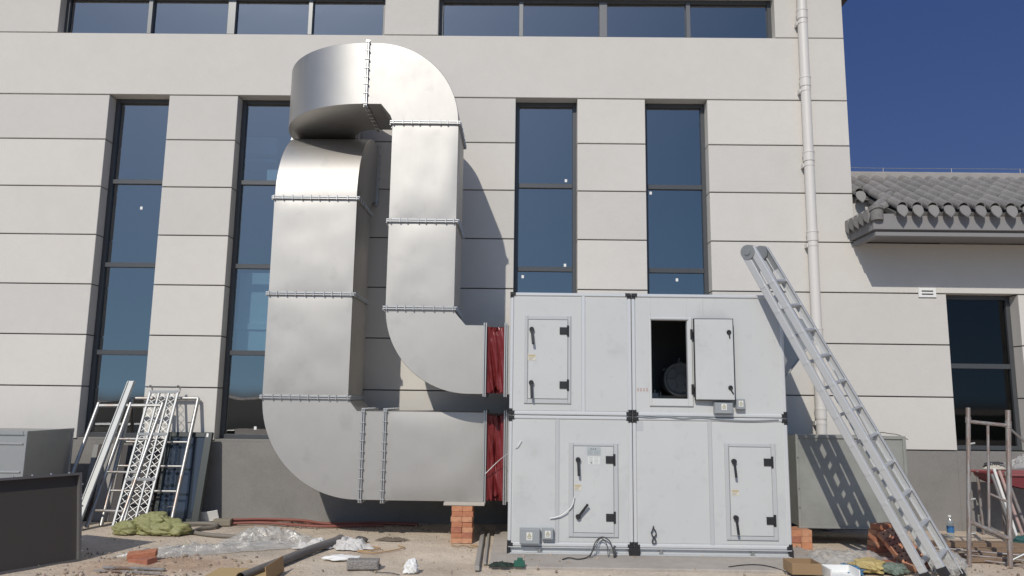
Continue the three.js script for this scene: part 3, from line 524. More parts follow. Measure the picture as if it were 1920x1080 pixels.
  M.scrawl = new THREE.MeshPhysicalMaterial({ map: decal(2, 1, (g, w, h) => { g.clearRect(0, 0, w, h); g.strokeStyle = 'rgba(190,130,110,0.75)'; g.lineWidth = 9; for (let i = 0; i < 4; i++) { const x = w * (0.08 + i * 0.24); g.beginPath(); g.moveTo(x, h * 0.35); g.lineTo(x + w * 0.14, h * 0.3); g.moveTo(x + w * 0.02, h * 0.62); g.lineTo(x + w * 0.15, h * 0.6); g.moveTo(x + w * 0.08, h * 0.2); g.lineTo(x + w * 0.06, h * 0.8); g.stroke(); } }), roughness: 0.6, transparent: true });
  label(U, 'chalk_mark', 1.19, 1.318, 1.61, 1.672, Z + 0.0035, M.scrawl);
  part(U, 'tape_patch', bx(1.193, 1.257, 1.23, 1.328, Z + 0.003, Z + 0.006, 0.001), M.seam);
  // base frame
  const base = part(U, 'base_frame', [bx(X0 + 0.004, X1 - 0.004, 0.022, 0.034, Z - 0.05, Z + 0.018, 0.003), bx(X0 + 0.004, X1 - 0.004, 0.082, 0.093, Z - 0.05, Z + 0.018, 0.003), bx(X0 + 0.004, X1 - 0.004, 0.034, 0.082, Z - 0.03, Z - 0.02, 0.002), bx(X0 + 0.004, X1 - 0.004, 0.022, 0.093, zb, zb + 0.06, 0.003), bx(X0 + 0.004, X0 + 0.06, 0.024, 0.091, zb + 0.06, Z - 0.05, 0.003), bx(X1 - 0.06, X1 - 0.004, 0.024, 0.091, zb + 0.06, Z - 0.05, 0.003)], M.alu);
  for (const x of [0.22, 0.93, 1.42, 2.32]) part(base, 'bracket', [bx(x - 0.012, x + 0.012, 0.034, 0.082, Z - 0.02, Z + 0.012, 0.003), bx(x - 0.02, x + 0.02, 0.034, 0.044, Z - 0.02, Z + 0.014, 0.002)], M.galv);
  part(base, 'joint_block', bx(xm - 0.05, xm + 0.06, 0.022, 0.094, Z - 0.02, Z + 0.03, 0.006), M.black); part(base, 'end_cap', bx(X1 - 0.03, X1 + 0.012, 0.024, 0.092, Z - 0.03, Z + 0.022, 0.01), M.black); part(base, 'end_cap', bx(X0 - 0.006, X0 + 0.028, 0.024, 0.092, Z - 0.03, Z + 0.022, 0.008), M.black);
  // rain hood on the right-hand side
  const tri = (z) => { const g = extrude([[2.712, 1.56], [3.24, 2.22], [3.24, 2.4], [2.712, 2.6]], 0.004, 0.001); g.translate(0, 0, z); return g; };
  const hood = part(U, 'rain_hood', [tri(0.3), tri(1.3), beam(V(2.712, 2.603, 0.802), V(3.244, 2.402, 0.802), 1.006, 0.004, V(0, 0, 1), 0.001), bx(3.24, 3.244, 2.22, 2.4, 0.3, 1.304, 0.001)], M.galv);
  part(hood, 'hood_lip', [beam(V(2.715, 1.556, 1.306), V(3.242, 2.215, 1.306), 0.02, 0.012, V(0, 0, 1), 0.002)], M.flange);
}
// cables hanging on and lying by the unit
single('coiled_cable', tube([[1.345, 0.31, 1.905], [1.332, 0.27, 1.91], [1.32, 0.24, 1.912], [1.345, 0.2, 1.914], [1.366, 0.165, 1.91], [1.352, 0.14, 1.908], [1.33, 0.15, 1.914], [1.335, 0.185, 1.908], [1.365, 0.225, 1.91], [1.362, 0.262, 1.914], [1.342, 0.285, 1.91]], 0.006, 60, 6), M.cable, 'black cable coiled in a figure eight hanging from the white panel', 'cable');
single('loose_cable', [tube([[0.43, 0.03, 2.16], [0.5, 0.034, 2.1], [0.58, 0.03, 2.14], [0.68, 0.034, 2.05], [0.72, 0.06, 2.0], [0.77, 0.16, 1.95], [0.83, 0.2, 1.93], [0.9, 0.17, 1.94], [0.93, 0.1, 1.97], [0.94, 0.03, 2.02]], 0.006, 70, 6), tube([[0.7, 0.034, 2.06], [0.76, 0.12, 1.98], [0.82, 0.19, 1.94], [0.87, 0.15, 1.95], [0.885, 0.03, 2.0]], 0.0045, 40, 6), tube([[0.94, 0.03, 2.02], [0.955, 0.05, 1.99], [0.945, 0.1, 1.96], [0.958, 0.12, 1.95]], 0.011, 20, 6)], M.cable, 'grey cable looping up from the concrete in front of the unit', 'cable');
single('loose_string', tube([[-0.36, 0.72, 1.19], [-0.22, 0.86, 1.24], [-0.1, 0.97, 1.6], [-0.02, 1.05, 1.9], [0.03, 1.12, 1.9]], 0.004, 40, 6), M.white, 'thin white cord strung from red canvas to the unit corner', 'string');
single('loose_string', tube([[0.32, 0.365, 1.9], [0.4, 0.385, 1.91], [0.48, 0.43, 1.915], [0.54, 0.5, 1.925], [0.56, 0.58, 1.925]], 0.006, 40, 6), M.white, 'pale cord curving up to the lower nameplate door', 'string');
single('slack_cable', tube([[1.2, 1.375, 1.9], [1.33, 1.366, 1.902], [1.48, 1.376, 1.9], [1.65, 1.36, 1.903], [1.82, 1.37, 1.9], [2.1, 1.352, 1.903], [2.35, 1.348, 1.903], [2.62, 1.36, 1.9]], 0.006, 60, 6), M.boxGrey, 'thin grey cable lying slack along the seam between right-hand modules', 'cable');
single('loose_wire', tube([[1.95, 0.026, 2.36], [2.1, 0.028, 2.28], [2.25, 0.03, 2.26], [2.36, 0.028, 2.35], [2.45, 0.016, 2.55], [2.5, 0.008, 2.8]], 0.005, 50, 6), M.cable, 'dark wire lying on concrete before the unit', 'wire');

// ---------------------------------------------------------------- bricks
const brickG = bx(-0.12, 0.12, 0, 0.053, -0.0575, 0.0575, 0.004);
const brickHoled = (() => { const s = new THREE.Shape([new THREE.Vector2(-0.118, -0.0555), new THREE.Vector2(0.118, -0.0555), new THREE.Vector2(0.118, 0.0555), new THREE.Vector2(-0.118, 0.0555)]); for (let i = 0; i < 4; i++) for (const y of [-0.024, 0.024]) { const h = new THREE.Path(); h.absarc(-0.083 + i * 0.055, y, 0.013, 0, Math.PI * 2); s.holes.push(h); } const g = new THREE.ExtrudeGeometry(s, { depth: 0.051, bevelEnabled: true, bevelSize: 0.002, bevelThickness: 0.001, bevelSegments: 1, curveSegments: 4 }); g.rotateX(-Math.PI / 2); g.translate(0, 0.001, 0); return uvm(g); })();
function brick(parent, x, y, z, ry, holed, rx = 0, rz = 0) { const b = part(parent, 'brick', holed ? brickHoled : brickG, M.brick[Math.floor(rnd() * 4)]); b.position.set(x, y, z); b.rotation.set(rx, ry, rz); return b; }
{
  const P = thing('brick_pier', 'stacked orange brick pier propping up the end of the lower duct', 'brick pier');
  for (let k = 0; k < 7; k++) for (const x of [-0.059, 0.059]) brick(P, -0.6 + x + rr(-0.008, 0.008), -0.001 + k * 0.0555, 1.155 + rr(-0.012, 0.012), Math.PI / 2 + rr(-0.03, 0.03), false);
  single('packing_board', bx(-0.8, -0.36, 0.3885, 0.416, 0.9, 1.27, 0.003), mat(0.45, 0.42, 0.37, 0.85), 'thin pale board lying between brick pier and duct', 'board');
  const Q = thing('brick_pier', 'low brick stack between the unit base and the grey duct section', 'brick pier');
  for (let k = 0; k < 3; k++) for (const x of [-0.059, 0.059]) brick(Q, 2.99 + x * 0.98 + 0.02, 0.002 + k * 0.0645 + (k ? 0.001 : 0), 1.2 + rr(-0.01, 0.01), Math.PI / 2 + rr(-0.04, 0.04), false).scale.y = 1.2;
  const S = thing('brick_pier', 'brick stack holding the far end of the grey duct section', 'brick pier');
  for (let k = 0; k < 3; k++) for (const x of [-0.059, 0.059]) brick(S, 4.1 + x, 0.002 + k * 0.0645, 0.9, Math.PI / 2 + rr(-0.04, 0.04), false).scale.y = 1.2;
  const T = thing('brick_heap', 'toppled stack of perforated orange bricks behind the ladder foot', 'bricks');
  for (let k = 0; k < 6; k++) brick(T, 3.66 + k * 0.012, 0.003 + k * 0.054, 1.66 + rr(-0.01, 0.01), 0.4 + rr(-0.1, 0.1), false);
  for (let k = 0; k < 5; k++) brick(T, 3.7 + k * 0.012 + 0.02, 0.01 + 0.054 * (4 - k), 1.80 + k * 0.09, 0.35 + rr(-0.06, 0.06), true, 0.85);
  brick(T, 3.56, 0.003, 2.08, 1.1, true); brick(T, 3.62, 0.003, 2.3, 0.5, true);
}
const lb = single('loose_brick', brickG, M.brick[0], 'single reddish brick lying on soil in front of the green sack', 'brick'); lb.position.set(-3.44, 0.05, 2.45); lb.rotation.set(0.1, 0.3, 0.05);
const lb2 = single('loose_brick', brickG, M.brick[2], 'half-buried brick lying beside the reddish brick', 'brick'); lb2.position.set(-3.38, 0.012, 2.56); lb2.rotation.set(0.05, -0.4, 0.1);

// ---------------------------------------------------------------- grey duct section standing on bricks at the right
{
  const D = thing('duct_section', 'dull grey sheet metal duct section standing on bricks behind the ladder', 'duct section');
  part(D, 'side_sheet', bx(3.05, 4.22, 0.212, 1.165, 0.46, 1.19, 0.003), M.galvDull);
  part(D, 'flange', [bx(3.03, 3.06, 0.196, 1.19, 1.17, 1.21, 0.004), bx(4.2, 4.235, 0.196, 1.185, 1.165, 1.205, 0.004), bx(3.06, 4.2, 1.15, 1.186, 1.17, 1.206, 0.004), bx(3.06, 4.2, 0.196, 0.215, 1.17, 1.2, 0.003)], M.galvDull);
  for (const y of [0.95, 0.62, 0.42]) part(D, 'bolt', bar(V(3.045, y, 1.208), V(3.045, y, 1.222), 0.009, 8), M.flange);
  single('thin_cable', tube([[3.9, 1.195, 1.17], [4.0, 1.22, 1.14], [4.1, 1.21, 1.1], [4.2, 1.195, 1.12], [4.26, 1.15, 1.2]], 0.005, 30, 6), M.hoseGrey, 'thin brown cable lying along the duct section top', 'cable');
}

// ---------------------------------------------------------------- folding ladder
{
  const F = V(3.823, 0.03, 2.578), C = V(2.621, 2.69, 1.985), y = C.clone().sub(F).normalize();
  const x = V(0.225, 0.075, -0.275); x.addScaledVector(y, -x.dot(y)).normalize(); const z = x.clone().cross(y);
  const Ld = thing('folding_ladder', 'folded aluminium ladder leaning against the top edge of the white unit', 'ladder');
  Ld.matrixAutoUpdate = true; const m4 = new THREE.Matrix4().makeBasis(x, y, z); Ld.quaternion.setFromRotationMatrix(m4); Ld.position.copy(F);
  const H = 3.43, lo = (sx) => -sx * 0.055;
  const half = (w, zc, tilt, name) => {
    const tr = (g) => { g.translate(0, -H, 0); g.rotateX(tilt); g.translate(0, H, 0); return g; };
    for (const s of [-1, 1]) {
      part(Ld, 'rail', tr(merge([bx(s * w - 0.014, s * w + 0.014, lo(s), H, zc - 0.035, zc + 0.035, 0.005), bx(s * w - 0.022 * s - 0.01, s * w - 0.022 * s + 0.01, lo(s), H, zc + 0.028, zc + 0.036, 0.002), bx(s * w - 0.022 * s - 0.01, s * w - 0.022 * s + 0.01, lo(s), H, zc - 0.036, zc - 0.028, 0.002)])), M.alu);
      part(Ld, 'foot', tr(bx(s * w - 0.022, s * w + 0.022, lo(s) - 0.03, lo(s) + 0.05, zc - 0.042, zc + 0.042, 0.008)), M.black);
    }
    for (let k = 0; k < 11; k++) part(Ld, 'rung', tr(merge([bx(-w - 0.018, w + 0.018, 0.16 + k * 0.285, 0.19 + k * 0.285, zc - 0.03, zc + 0.03, 0.006)])), M.alu);
  };
  half(0.172, 0.05, 0.0, 'a'); half(0.172, -0.042, 0.02, 'b');
  for (const s of [-1, 1]) part(Ld, 'hinge', [bar(V(s * 0.15 - 0.03 * s, H - 0.02, 0), V(s * 0.15 + 0.045 * s, H - 0.02, 0), 0.075, 24), bar(V(s * 0.2, H - 0.02, 0), V(s * 0.208, H - 0.02, 0), 0.03, 12), bx(s * 0.165 - 0.012, s * 0.165 + 0.012, H - 0.25, H - 0.02, -0.02, 0.075, 0.005)], M.galv);
  part(Ld, 'hook', [tube([[0.2, 2.32, 0.03], [0.235, 2.28, 0.03], [0.24, 2.22, 0.03], [0.215, 2.19, 0.03], [0.198, 2.23, 0.03], [0.21, 2.3, 0.03]], 0.007, 30, 6), beam(V(0.2, 2.16, 0.03), V(0.25, 2.02, 0.03), 0.02, 0.01)], M.galv);
  part(Ld, 'spreader', beam(V(-0.12, 1.2, 0.085), V(-0.02, 2.0, 0.082), 0.016, 0.006), M.flange);
}

// ---------------------------------------------------------------- left-hand side: duct pieces, scaffold frames, boards
{
  const A = thing('duct_section', 'galvanised ribbed duct box standing near the wall behind the forward-tilted one', 'duct section');
  part(A, 'side_sheet', bx(-6.7, -5.35, 0.01, 1.09, 0.5, 1.33, 0.003), M.galv);
  part(A, 'flange', [bx(-5.385, -5.34, 1.075, 1.118, 0.48, 1.35, 0.004), bx(-6.7, -5.386, 1.075, 1.118, 1.315, 1.35, 0.004), bx(-5.375, -5.342, 0.01, 1.074, 1.315, 1.348, 0.004), bx(-5.375, -5.342, 0.01, 1.074, 0.482, 0.515, 0.004), bx(-6.7, -5.386, 1.1, 1.11, 0.52, 1.314, 0)], M.galv);
  for (const y of [0.35, 0.68, 0.98]) part(A, 'stiffener', bx(-6.7, -5.388, y - 0.008, y + 0.008, 1.33, 1.345, 0.004), M.flange);

  // duct section tipped forward, mouth turned right, the shade inside painted as a dark sheet
  const B = thing('duct_section', 'flanged duct section with interior shade painted across its mouth tilted forward in the foreground', 'duct section');
  const n = V(0.84, 0, 0.54), e = V(-0.54, 0, 0.84);
  B.position.set(-4.035, 0.012, 2.42); B.quaternion.setFromRotationMatrix(new THREE.Matrix4().makeBasis(e, V(0, 1, 0), e.clone().cross(V(0, 1, 0)).normalize()));
  // local: +x along the mouth, z = e x up ; inward is the direction opposite the mouth normal
  const inward = V(-n.x, 0, -n.z), zl = e.clone().cross(V(0, 1, 0)).normalize(), s = Math.sign(inward.dot(zl));
  const zz = (a, b) => (s > 0 ? [a, b] : [-b, -a]);
  const w = 1.25, h = 0.775, dp = 1.0, t = 0.006;
  B.quaternion.multiply(new THREE.Quaternion().setFromAxisAngle(V(1, 0, 0), s * 0.17));
  const wall = (x0, x1, y0, y1, a, b) => bx(x0, x1, y0, y1, ...zz(a, b), 0);
  part(B, 'outer_sheet', [wall(0, w, 0, t, 0.02, dp), wall(0, w, h - t, h, 0.02, dp), wall(0, t, t, h - t, 0.02, dp), wall(w - t, w, t, h - t, 0.02, dp), wall(0, w, 0, h, dp, dp + t)], M.galv);
  part(B, 'mouth_shade', wall(t + 0.001, w - t - 0.001, t + 0.001, h - t - 0.001, 0.045, 0.06), M.mouthShade);
  const fl = part(B, 'flange', [wall(-0.014, w + 0.014, -0.014, 0.008, -0.004, 0.02), wall(-0.014, w + 0.014, h - 0.008, h + 0.014, -0.004, 0.02), wall(-0.014, 0.008, 0.008, h - 0.008, -0.004, 0.02), wall(w - 0.008, w + 0.014, 0.008, h - 0.008, -0.004, 0.02)], mat(0.16, 0.15, 0.145, 0.6, 0.4));
  for (let k = 0; k < 7; k++) { part(fl, 'bolt', bar(V(-0.028, 0.08 + k * 0.1, s * 0.004), V(-0.005, 0.08 + k * 0.1, s * 0.004), 0.009, 6), M.flange); part(fl, 'bolt', bar(V(0.1 + k * 0.16, h + 0.012, s * 0.004), V(0.1 + k * 0.16, h + 0.026, s * 0.004), 0.009, 6), M.flange); }
}
{
  // boards leaning on the plinth
  const mats = [mat(0.27, 0.265, 0.255, 0.8), mat(0.075, 0.058, 0.05, 0.8), mat(0.3, 0.29, 0.275, 0.8), mat(0.065, 0.06, 0.062, 0.7), mat(0.26, 0.25, 0.24, 0.8), mat(0.06, 0.055, 0.055, 0.7)];
  const lab = ['wide grey board leaning on plinth beside the galvanised box', 'narrow brown board leaning on plinth right of the wide grey one', 'pale grey board leaning on the plinth behind the aluminium beam', 'dark board leaning behind the front scaffold frame', 'narrow pale board leaning behind the mesh deck', 'dark strip leaning behind the mesh deck beside the glass'];
  const xs = [[-5.33, -5.285 + 0.02], [-5.26, -5.19], [-5.185, -4.96], [-4.955, -4.84], [-4.835, -4.72], [-4.715, -4.45]];
  xs.forEach(([a, b], i) => { const g = bx(a, b, 0, 0.915 + 0.01 * (i % 3), 0, 0.02, 0.003); g.rotateX(-0.22); g.translate(0, 0.003, 0.235 + 0.002 * i); single('leaning_board', g, mats[i], lab[i], 'board', 'boards leaning on the plinth'); });
  // dark window sash leaning right of the frames
  const G = thing('window_sash', 'dark framed glass sash leaning against plinth behind the green sack', 'window sash');
  const mk = (g) => { g.rotateX(-0.225); g.translate(-4.36, 0.004, 0.36); return g; };
  part(G, 'frame', mk(merge([bx(0, 0.05, 0, 1.09, 0, 0.04, 0.004), bx(0.47, 0.56, 0, 1.09, 0, 0.05, 0.004), bx(0.05, 0.47, 1.03, 1.09, 0, 0.04, 0.004), bx(0.05, 0.47, 0, 0.06, 0, 0.04, 0.004)])), mat(0.035, 0.042, 0.04, 0.4, 0.2));
  part(G, 'pane', mk(bx(0.05, 0.47, 0.06, 1.03, 0.016, 0.022, 0)), mat(0.035, 0.045, 0.06, 0.06, 0, { ior: 1.7 }));
  part(G, 'sticker', mk(bx(0.49, 0.515, 1.03, 1.075, 0.0505, 0.052, 0)), M.white);
}
{
  const r = 0.023;
  const a = thing('scaffold_frame', 'front steel scaffold frame leaning beside the aluminium beam', 'scaffold frame', 'scaffold frames leaning at the wall');
  const T = [V(-5.237, 1.405, 0.2), V(-4.836, 1.41, 0.2), V(-4.436, 1.415, 0.2)], Fo = [V(-5.34, 0.012, 0.73), V(-4.945, 0.012, 0.73), V(-4.545, 0.012, 0.79)];
  for (let i = 0; i < 3; i++) part(a, 'post', [bar(Fo[i], T[i], r, 12), bar(T[i], T[i].clone().add(V(0, 0.015, -0.005)), 0.023, 12)], M.pole);
  part(a, 'top_bar', bar(T[0].clone().add(V(0, -0.02, 0)), T[2].clone().add(V(0, -0.02, 0)), r, 12), M.pole);
  for (const t of [0.3, 0.57, 0.87]) part(a, 'rung', bar(T[1].clone().lerp(Fo[1], t), T[2].clone().lerp(Fo[2], t), 0.015, 10), M.pole);
  const b = thing('scaffold_frame', 'rear steel scaffold frame leaning behind the mesh walkway deck', 'scaffold frame', 'scaffold frames leaning at the wall');
  const TB = [V(-4.894, 1.48, 0.06), V(-4.055, 1.49, 0.06)], FB = [V(-4.85, 0.012, 0.6), V(-4.03, 0.012, 0.62)];
  for (let i = 0; i < 2; i++) part(b, 'post', [bar(FB[i], TB[i], r, 12)], M.pole);
  part(b, 'top_bar', bar(TB[0], TB[1], 0.021, 12), M.pole);
  for (const t of [0.36, 0.55, 0.74]) { const p = TB[1].clone().lerp(FB[1], t), q = TB[0].clone().lerp(FB[0], t); part(b, 'rung', bar(q, p, 0.014, 10), M.pole); }
  for (const t of [0.2, 0.85]) { const p = TB[1].clone().lerp(FB[1], t); part(b, 'pin', bar(p, p.clone().add(V(-0.06, 0, 0.05)), 0.008, 8), M.flange); }
  // mesh walkway deck
  const deckM = mat(0.42, 0.43, 0.43, 0.55, 0.6);
  const d = thing('walkway_deck', 'bright mesh scaffold walkway deck with two hooks leaning upright', 'walkway deck');
  const t0 = V(-4.634, 1.565, 0.13), t1 = V(-4.284, 1.568, 0.13), b0 = V(-4.62, 0.012, 0.78), b1 = V(-4.27, 0.012, 0.78);
  const W4 = [0, 0.33, 0.68, 1], top = W4.map((k) => t0.clone().lerp(t1, k)), bot = W4.map((k) => b0.clone().lerp(b1, k));
  for (let i = 0; i < 4; i++) part(d, 'stringer', beam(bot[i], top[i], i % 3 ? 0.022 : 0.026, 0.028, V(1, 0, 0)), deckM);
  for (const k of [0.0, 0.33, 0.66, 0.985]) part(d, 'cross_bar', beam(t0.clone().lerp(b0, k).add(V(0, 0, 0.016)), t1.clone().lerp(b1, k).add(V(0, 0, 0.016)), 0.034, 0.012, V(0, 1, 0)), deckM);
  const up = t0.clone().sub(b0), ax = up.clone().normalize(), len = up.length(), side = V(1, 0, 0), out = [];
  for (let c = 0; c < 3; c++) {
    const wA = bot[c].x + 0.013, wB = bot[c + 1].x - 0.013, nC2 = 19, hw = (wB - wA);
    const cols2 = 1, cw = hw / cols2;
    for (let q = 0; q < cols2; q++) for (let k = 0; k < nC2; k++) for (const sgn of [0, 1]) {
      const u0 = wA + q * cw + (sgn ? cw : 0), u1 = wA + q * cw + (sgn ? 0 : cw), a0 = len * (k + 0.06) / nC2, a1 = len * (k + 0.94) / nC2;
      out.push(beam(V(u0, b0.y, b0.z).addScaledVector(ax, a0).add(V((t0.x - b0.x) * k / nC2, 0, 0)), V(u1, b0.y, b0.z).addScaledVector(ax, a1).add(V((t0.x - b0.x) * k / nC2, 0, 0)), 0.0055, 0.003, side, 0.0004));
    }
  }
  part(d, 'mesh', out, M.galv);
  for (const p of [t0, t1]) part(d, 'hook', tube([[p.x + 0.01, p.y - 0.02, p.z], [p.x + 0.012, p.y + 0.05, p.z - 0.01], [p.x - 0.005, p.y + 0.075, p.z + 0.015], [p.x - 0.02, p.y + 0.06, p.z + 0.03]], 0.011, 16, 8), M.pole);
  single('aluminium_beam', [beam(V(-4.985, 0.01, 0.9), V(-4.915, 1.695, 0.07), 0.095, 0.03, V(1, 0, 0.1), 0.004), beam(V(-5.02, 0.012, 0.912), V(-4.95, 1.693, 0.088), 0.014, 0.02, V(1, 0, 0.1), 0.002), beam(V(-4.95, 0.012, 0.912), V(-4.88, 1.693, 0.088), 0.014, 0.02, V(1, 0, 0.1), 0.002)], M.galv, 'long flat aluminium beam leaning against tall window, higher than the frames', 'beam');
}

// ---------------------------------------------------------------- things lying on the ground, left and middle
const put = (o, x, y, z, ry = 0) => { o.position.set(x, y, z); o.rotation.y = ry; return o; };
put(single('green_sack', [lump(0.29, 0.155, 0.2, 0.9, 0.34, 3.3, 64), (() => { const g = lump(0.24, 0.105, 0.15, 1.1, 0.38, 8.1, 36); g.translate(0.24, 0, 0.08); return g; })(), (() => { const g = lump(0.17, 0.1, 0.14, 1.2, 0.35, 12.1, 28); g.translate(-0.24, 0, 0.08); return g; })()], M.sack, 'crumpled olive green sack lying in front of the mesh deck', 'sack'), -4.08, 0, 0.95);
single('white_gutter_piece', (() => { const pts = arc(0, 0.55, 0.5, -Math.PI / 2 - 0.42, -Math.PI / 2 + 0.3, 10).concat(arc(0, 0.55, 0.492, -Math.PI / 2 + 0.3, -Math.PI / 2 - 0.42, 10)); const g = extrude(pts, 0.13, 0.001, 0.6); g.rotateX(-1.2); g.rotateZ(0.1); g.translate(-3.78, 0.02, -0.02 + 0.34); const b = new THREE.Box3().setFromBufferAttribute(g.attributes.position); g.translate(0, -b.min.y + 0.003, 0.16 - b.min.z); return g; })(), M.white, 'curved white plastic offcut standing against the plinth', 'offcut');
put(single('concrete_block', bx(-0.1, 0.1, 0, 0.075, -0.06, 0.06, 0.008), mat(0.25, 0.22, 0.165, 0.95), 'small grey block lying on the hoses by the wall', 'block'), -3.5, 0.005, 0.42, 0.15);
single('red_hose', [tube([[-3.44, 0.03, 0.3], [-3.1, 0.035, 0.2], [-2.75, 0.032, 0.14], [-2.45, 0.03, 0.3], [-2.1, 0.028, 0.32], [-1.7, 0.022, 0.2], [-1.2, 0.02, 0.25]], 0.02, 60), tube([[-3.42, 0.028, 0.4], [-3.05, 0.03, 0.33], [-2.7, 0.028, 0.42], [-2.35, 0.026, 0.5], [-1.98, 0.022, 0.42], [-1.6, 0.02, 0.35]], 0.016, 60), tube([[-3.43, 0.06, 0.34], [-3.0, 0.055, 0.22], [-2.6, 0.05, 0.25], [-2.3, 0.045, 0.4], [-1.9, 0.022, 0.3]], 0.015, 60)], M.hoseRed, 'rusty red hoses running along the foot of the wall', 'hose');
single('grey_hose', tube([[-3.95, 0.03, 0.5], [-3.7, 0.032, 0.46], [-3.55, 0.03, 0.5], [-3.5, 0.026, 0.62], [-3.62, 0.024, 0.78], [-3.6, 0.024, 0.98], [-3.4, 0.024, 1.12], [-3.1, 0.022, 1.2], [-2.85, 0.022, 1.24]].reverse(), 0.022, 70), M.hoseGrey, 'thick grey hose curling from the block to the clear plastic', 'hose');
put(single('plastic_sheet', [sheet(0.9, 0.5, 70, 0.17, 2.2, 2.4, 0.22)], M.film, 'crumpled clear plastic sheet heaped on the bare ground below the lower elbow', 'plastic sheet'), -2.62, 0, 1.36, 0.15);
put(single('plastic_sheet', [sheet(1.7, 0.26, 80, 0.11, 2.6, 7.7, 0.3)], M.film, 'long twisted strip of clear plastic trailing toward the loose brick', 'plastic sheet'), -2.95, 0, 1.92, 0.4);
put(single('white_rag', sheet(0.42, 0.3, 56, 0.09, 1.7, 5.2, 0.35), M.rag, 'dirty white rag lying left of the grey pipe end', 'rag'), -2.08, 0, 1.6, 0.3);
put(single('white_rag', [sheet(0.44, 0.34, 60, 0.12, 1.6, 9.9, 0.35)], M.rag, 'dirty white rag heaped right of the grey pipe end', 'rag'), -1.74, 0, 1.6, -0.2);
put(single('white_packet', lump(0.17, 0.032, 0.065, 1.3, 0.25, 6.6, 24, 0.006), M.white, 'flat white packet lying in front of the rags', 'packet'), -1.66, 0.002, 2.2, 0.12);
put(single('stone_chunk', bx(-0.14, 0.14, 0, 0.085, -0.065, 0.065, 0.012), M.concrete, 'rough speckled concrete chunk lying in front of white packet', 'concrete chunk'), -1.385, 0.002, 2.56, 0.08);
put(single('dark_stone', lump(0.075, 0.045, 0.05, 1.4, 0.35, 4.1, 12, 0.01), mat(0.09, 0.085, 0.08, 0.9), 'dark stone lying behind the heaped rag', 'stone'), -1.67, 0, 1.33);
put(single('tissue', lump(0.065, 0.085, 0.055, 1.4, 0.45, 2.8, 24, 0.006), M.white, 'scrunched white tissue on bare ground near the frame bottom', 'tissue'), -0.93, 0.002, 2.7);
put(single('dead_leaves', sheet(0.34, 0.1, 30, 0.045, 3.2, 14.2, 0.4), mat(0.15, 0.12, 0.09, 0.95), 'flat brown scrap lying in front of the lower duct shadow', 'scrap'), -1.37, 0, 1.2);
single('twine', [tube([[-1.62, 0.012, 1.72], [-1.5, 0.014, 1.6], [-1.4, 0.012, 1.66], [-1.46, 0.012, 1.78], [-1.6, 0.014, 1.82], [-1.44, 0.012, 1.9], [-1.25, 0.012, 1.76], [-1.16, 0.012, 1.6], [-1.24, 0.012, 1.5]], 0.006, 60, 6)], M.card, 'loop of brown twine lying right of the rags', 'twine');
single('twine', tube([[-0.7, 0.01, 1.4], [-0.62, 0.012, 1.5], [-0.55, 0.01, 1.42], [-0.48, 0.012, 1.52], [-0.4, 0.01, 1.46], [-0.5, 0.012, 1.38]], 0.005, 40, 6), M.card, 'thin brown twine lying at foot of the brick pier', 'twine');
single('thin_wire', tube([[-1.32, 0.01, 2.62], [-1.22, 0.012, 2.72], [-1.1, 0.01, 2.74], [-1.02, 0.01, 2.8]], 0.004, 24, 6), M.cable, 'short dark wire trailing from the concrete chunk', 'wire');
single('grey_pipe', (() => { const c = tube([[-1.86, 0.052, 1.45], [-2.02, 0.048, 1.95], [-2.15, 0.046, 2.55], [-2.28, 0.046, 3.15]], 0.04, 40, 16); return [c, bar(V(-1.855, 0.052, 1.435), V(-1.865, 0.052, 1.47), 0.05, 16)]; })(), mat(0.17, 0.16, 0.15, 0.75, 0, { bumpMap: bumpFine, bumpScale: 0.004 }), 'dark grey pipe lying across the rags toward the viewer', 'pipe');
{
  const C = thing('cardboard_box', 'flattened brown cardboard box beside the grey pipe at frame bottom', 'cardboard box');
  part(C, 'bottom_sheet', bx(-2.62, -2.06, 0.008, 0.03, 2.72, 3.2, 0.002), mat(0.46, 0.33, 0.16, 0.9)); part(C, 'flap', (() => { const g = bx(-0.003, 0.003, 0, 0.13, 0, 0.46, 0.001); g.rotateZ(0.15); g.translate(-2.05, 0.01, 2.72); return g; })(), M.card);
}
single('conduit', [beam(V(-0.4, 0.025, 0.5), V(-0.36, 0.028, 2.6), 0.045, 0.04, V(1, 0, 0), 0.006), beam(V(-0.33, 0.02, 0.6), V(-0.3, 0.022, 2.35), 0.026, 0.026, V(1, 0, 0), 0.004)], mat(0.33, 0.31, 0.28, 0.7), 'grey conduit running along concrete edge left of the unit', 'conduit');
{
  const g = thing('green_strap', 'dark green ratchet strap lying on concrete at the unit corner', 'strap');
  part(g, 'buckle', [bx(-0.03, 0.07, 0.024, 0.075, 2.44, 2.5, 0.006), bx(0.0, 0.05, 0.07, 0.1, 2.45, 2.49, 0.006)], mat(0.02, 0.11, 0.075, 0.5)); part(g, 'webbing', sheet(0.24, 0.1, 24, 0.05, 3, 3.3, 0.3).translate(-0.14, 0.022, 2.47), mat(0.015, 0.03, 0.022, 0.8));
}
single('metal_strip', beam(V(-3.62, 0.03, 2.78), V(-3.05, 0.034, 2.84), 0.03, 0.018, V(0, 0, 1)), M.pole, 'thin metal strip lying on soil at the frame bottom', 'metal strip');
single('metal_strip', beam(V(-3.64, 0.026, 2.88), V(-3.02, 0.03, 2.96), 0.02, 0.014, V(0, 0, 1)), M.pole, 'second thinner metal strip lying nearer than the first', 'metal strip');

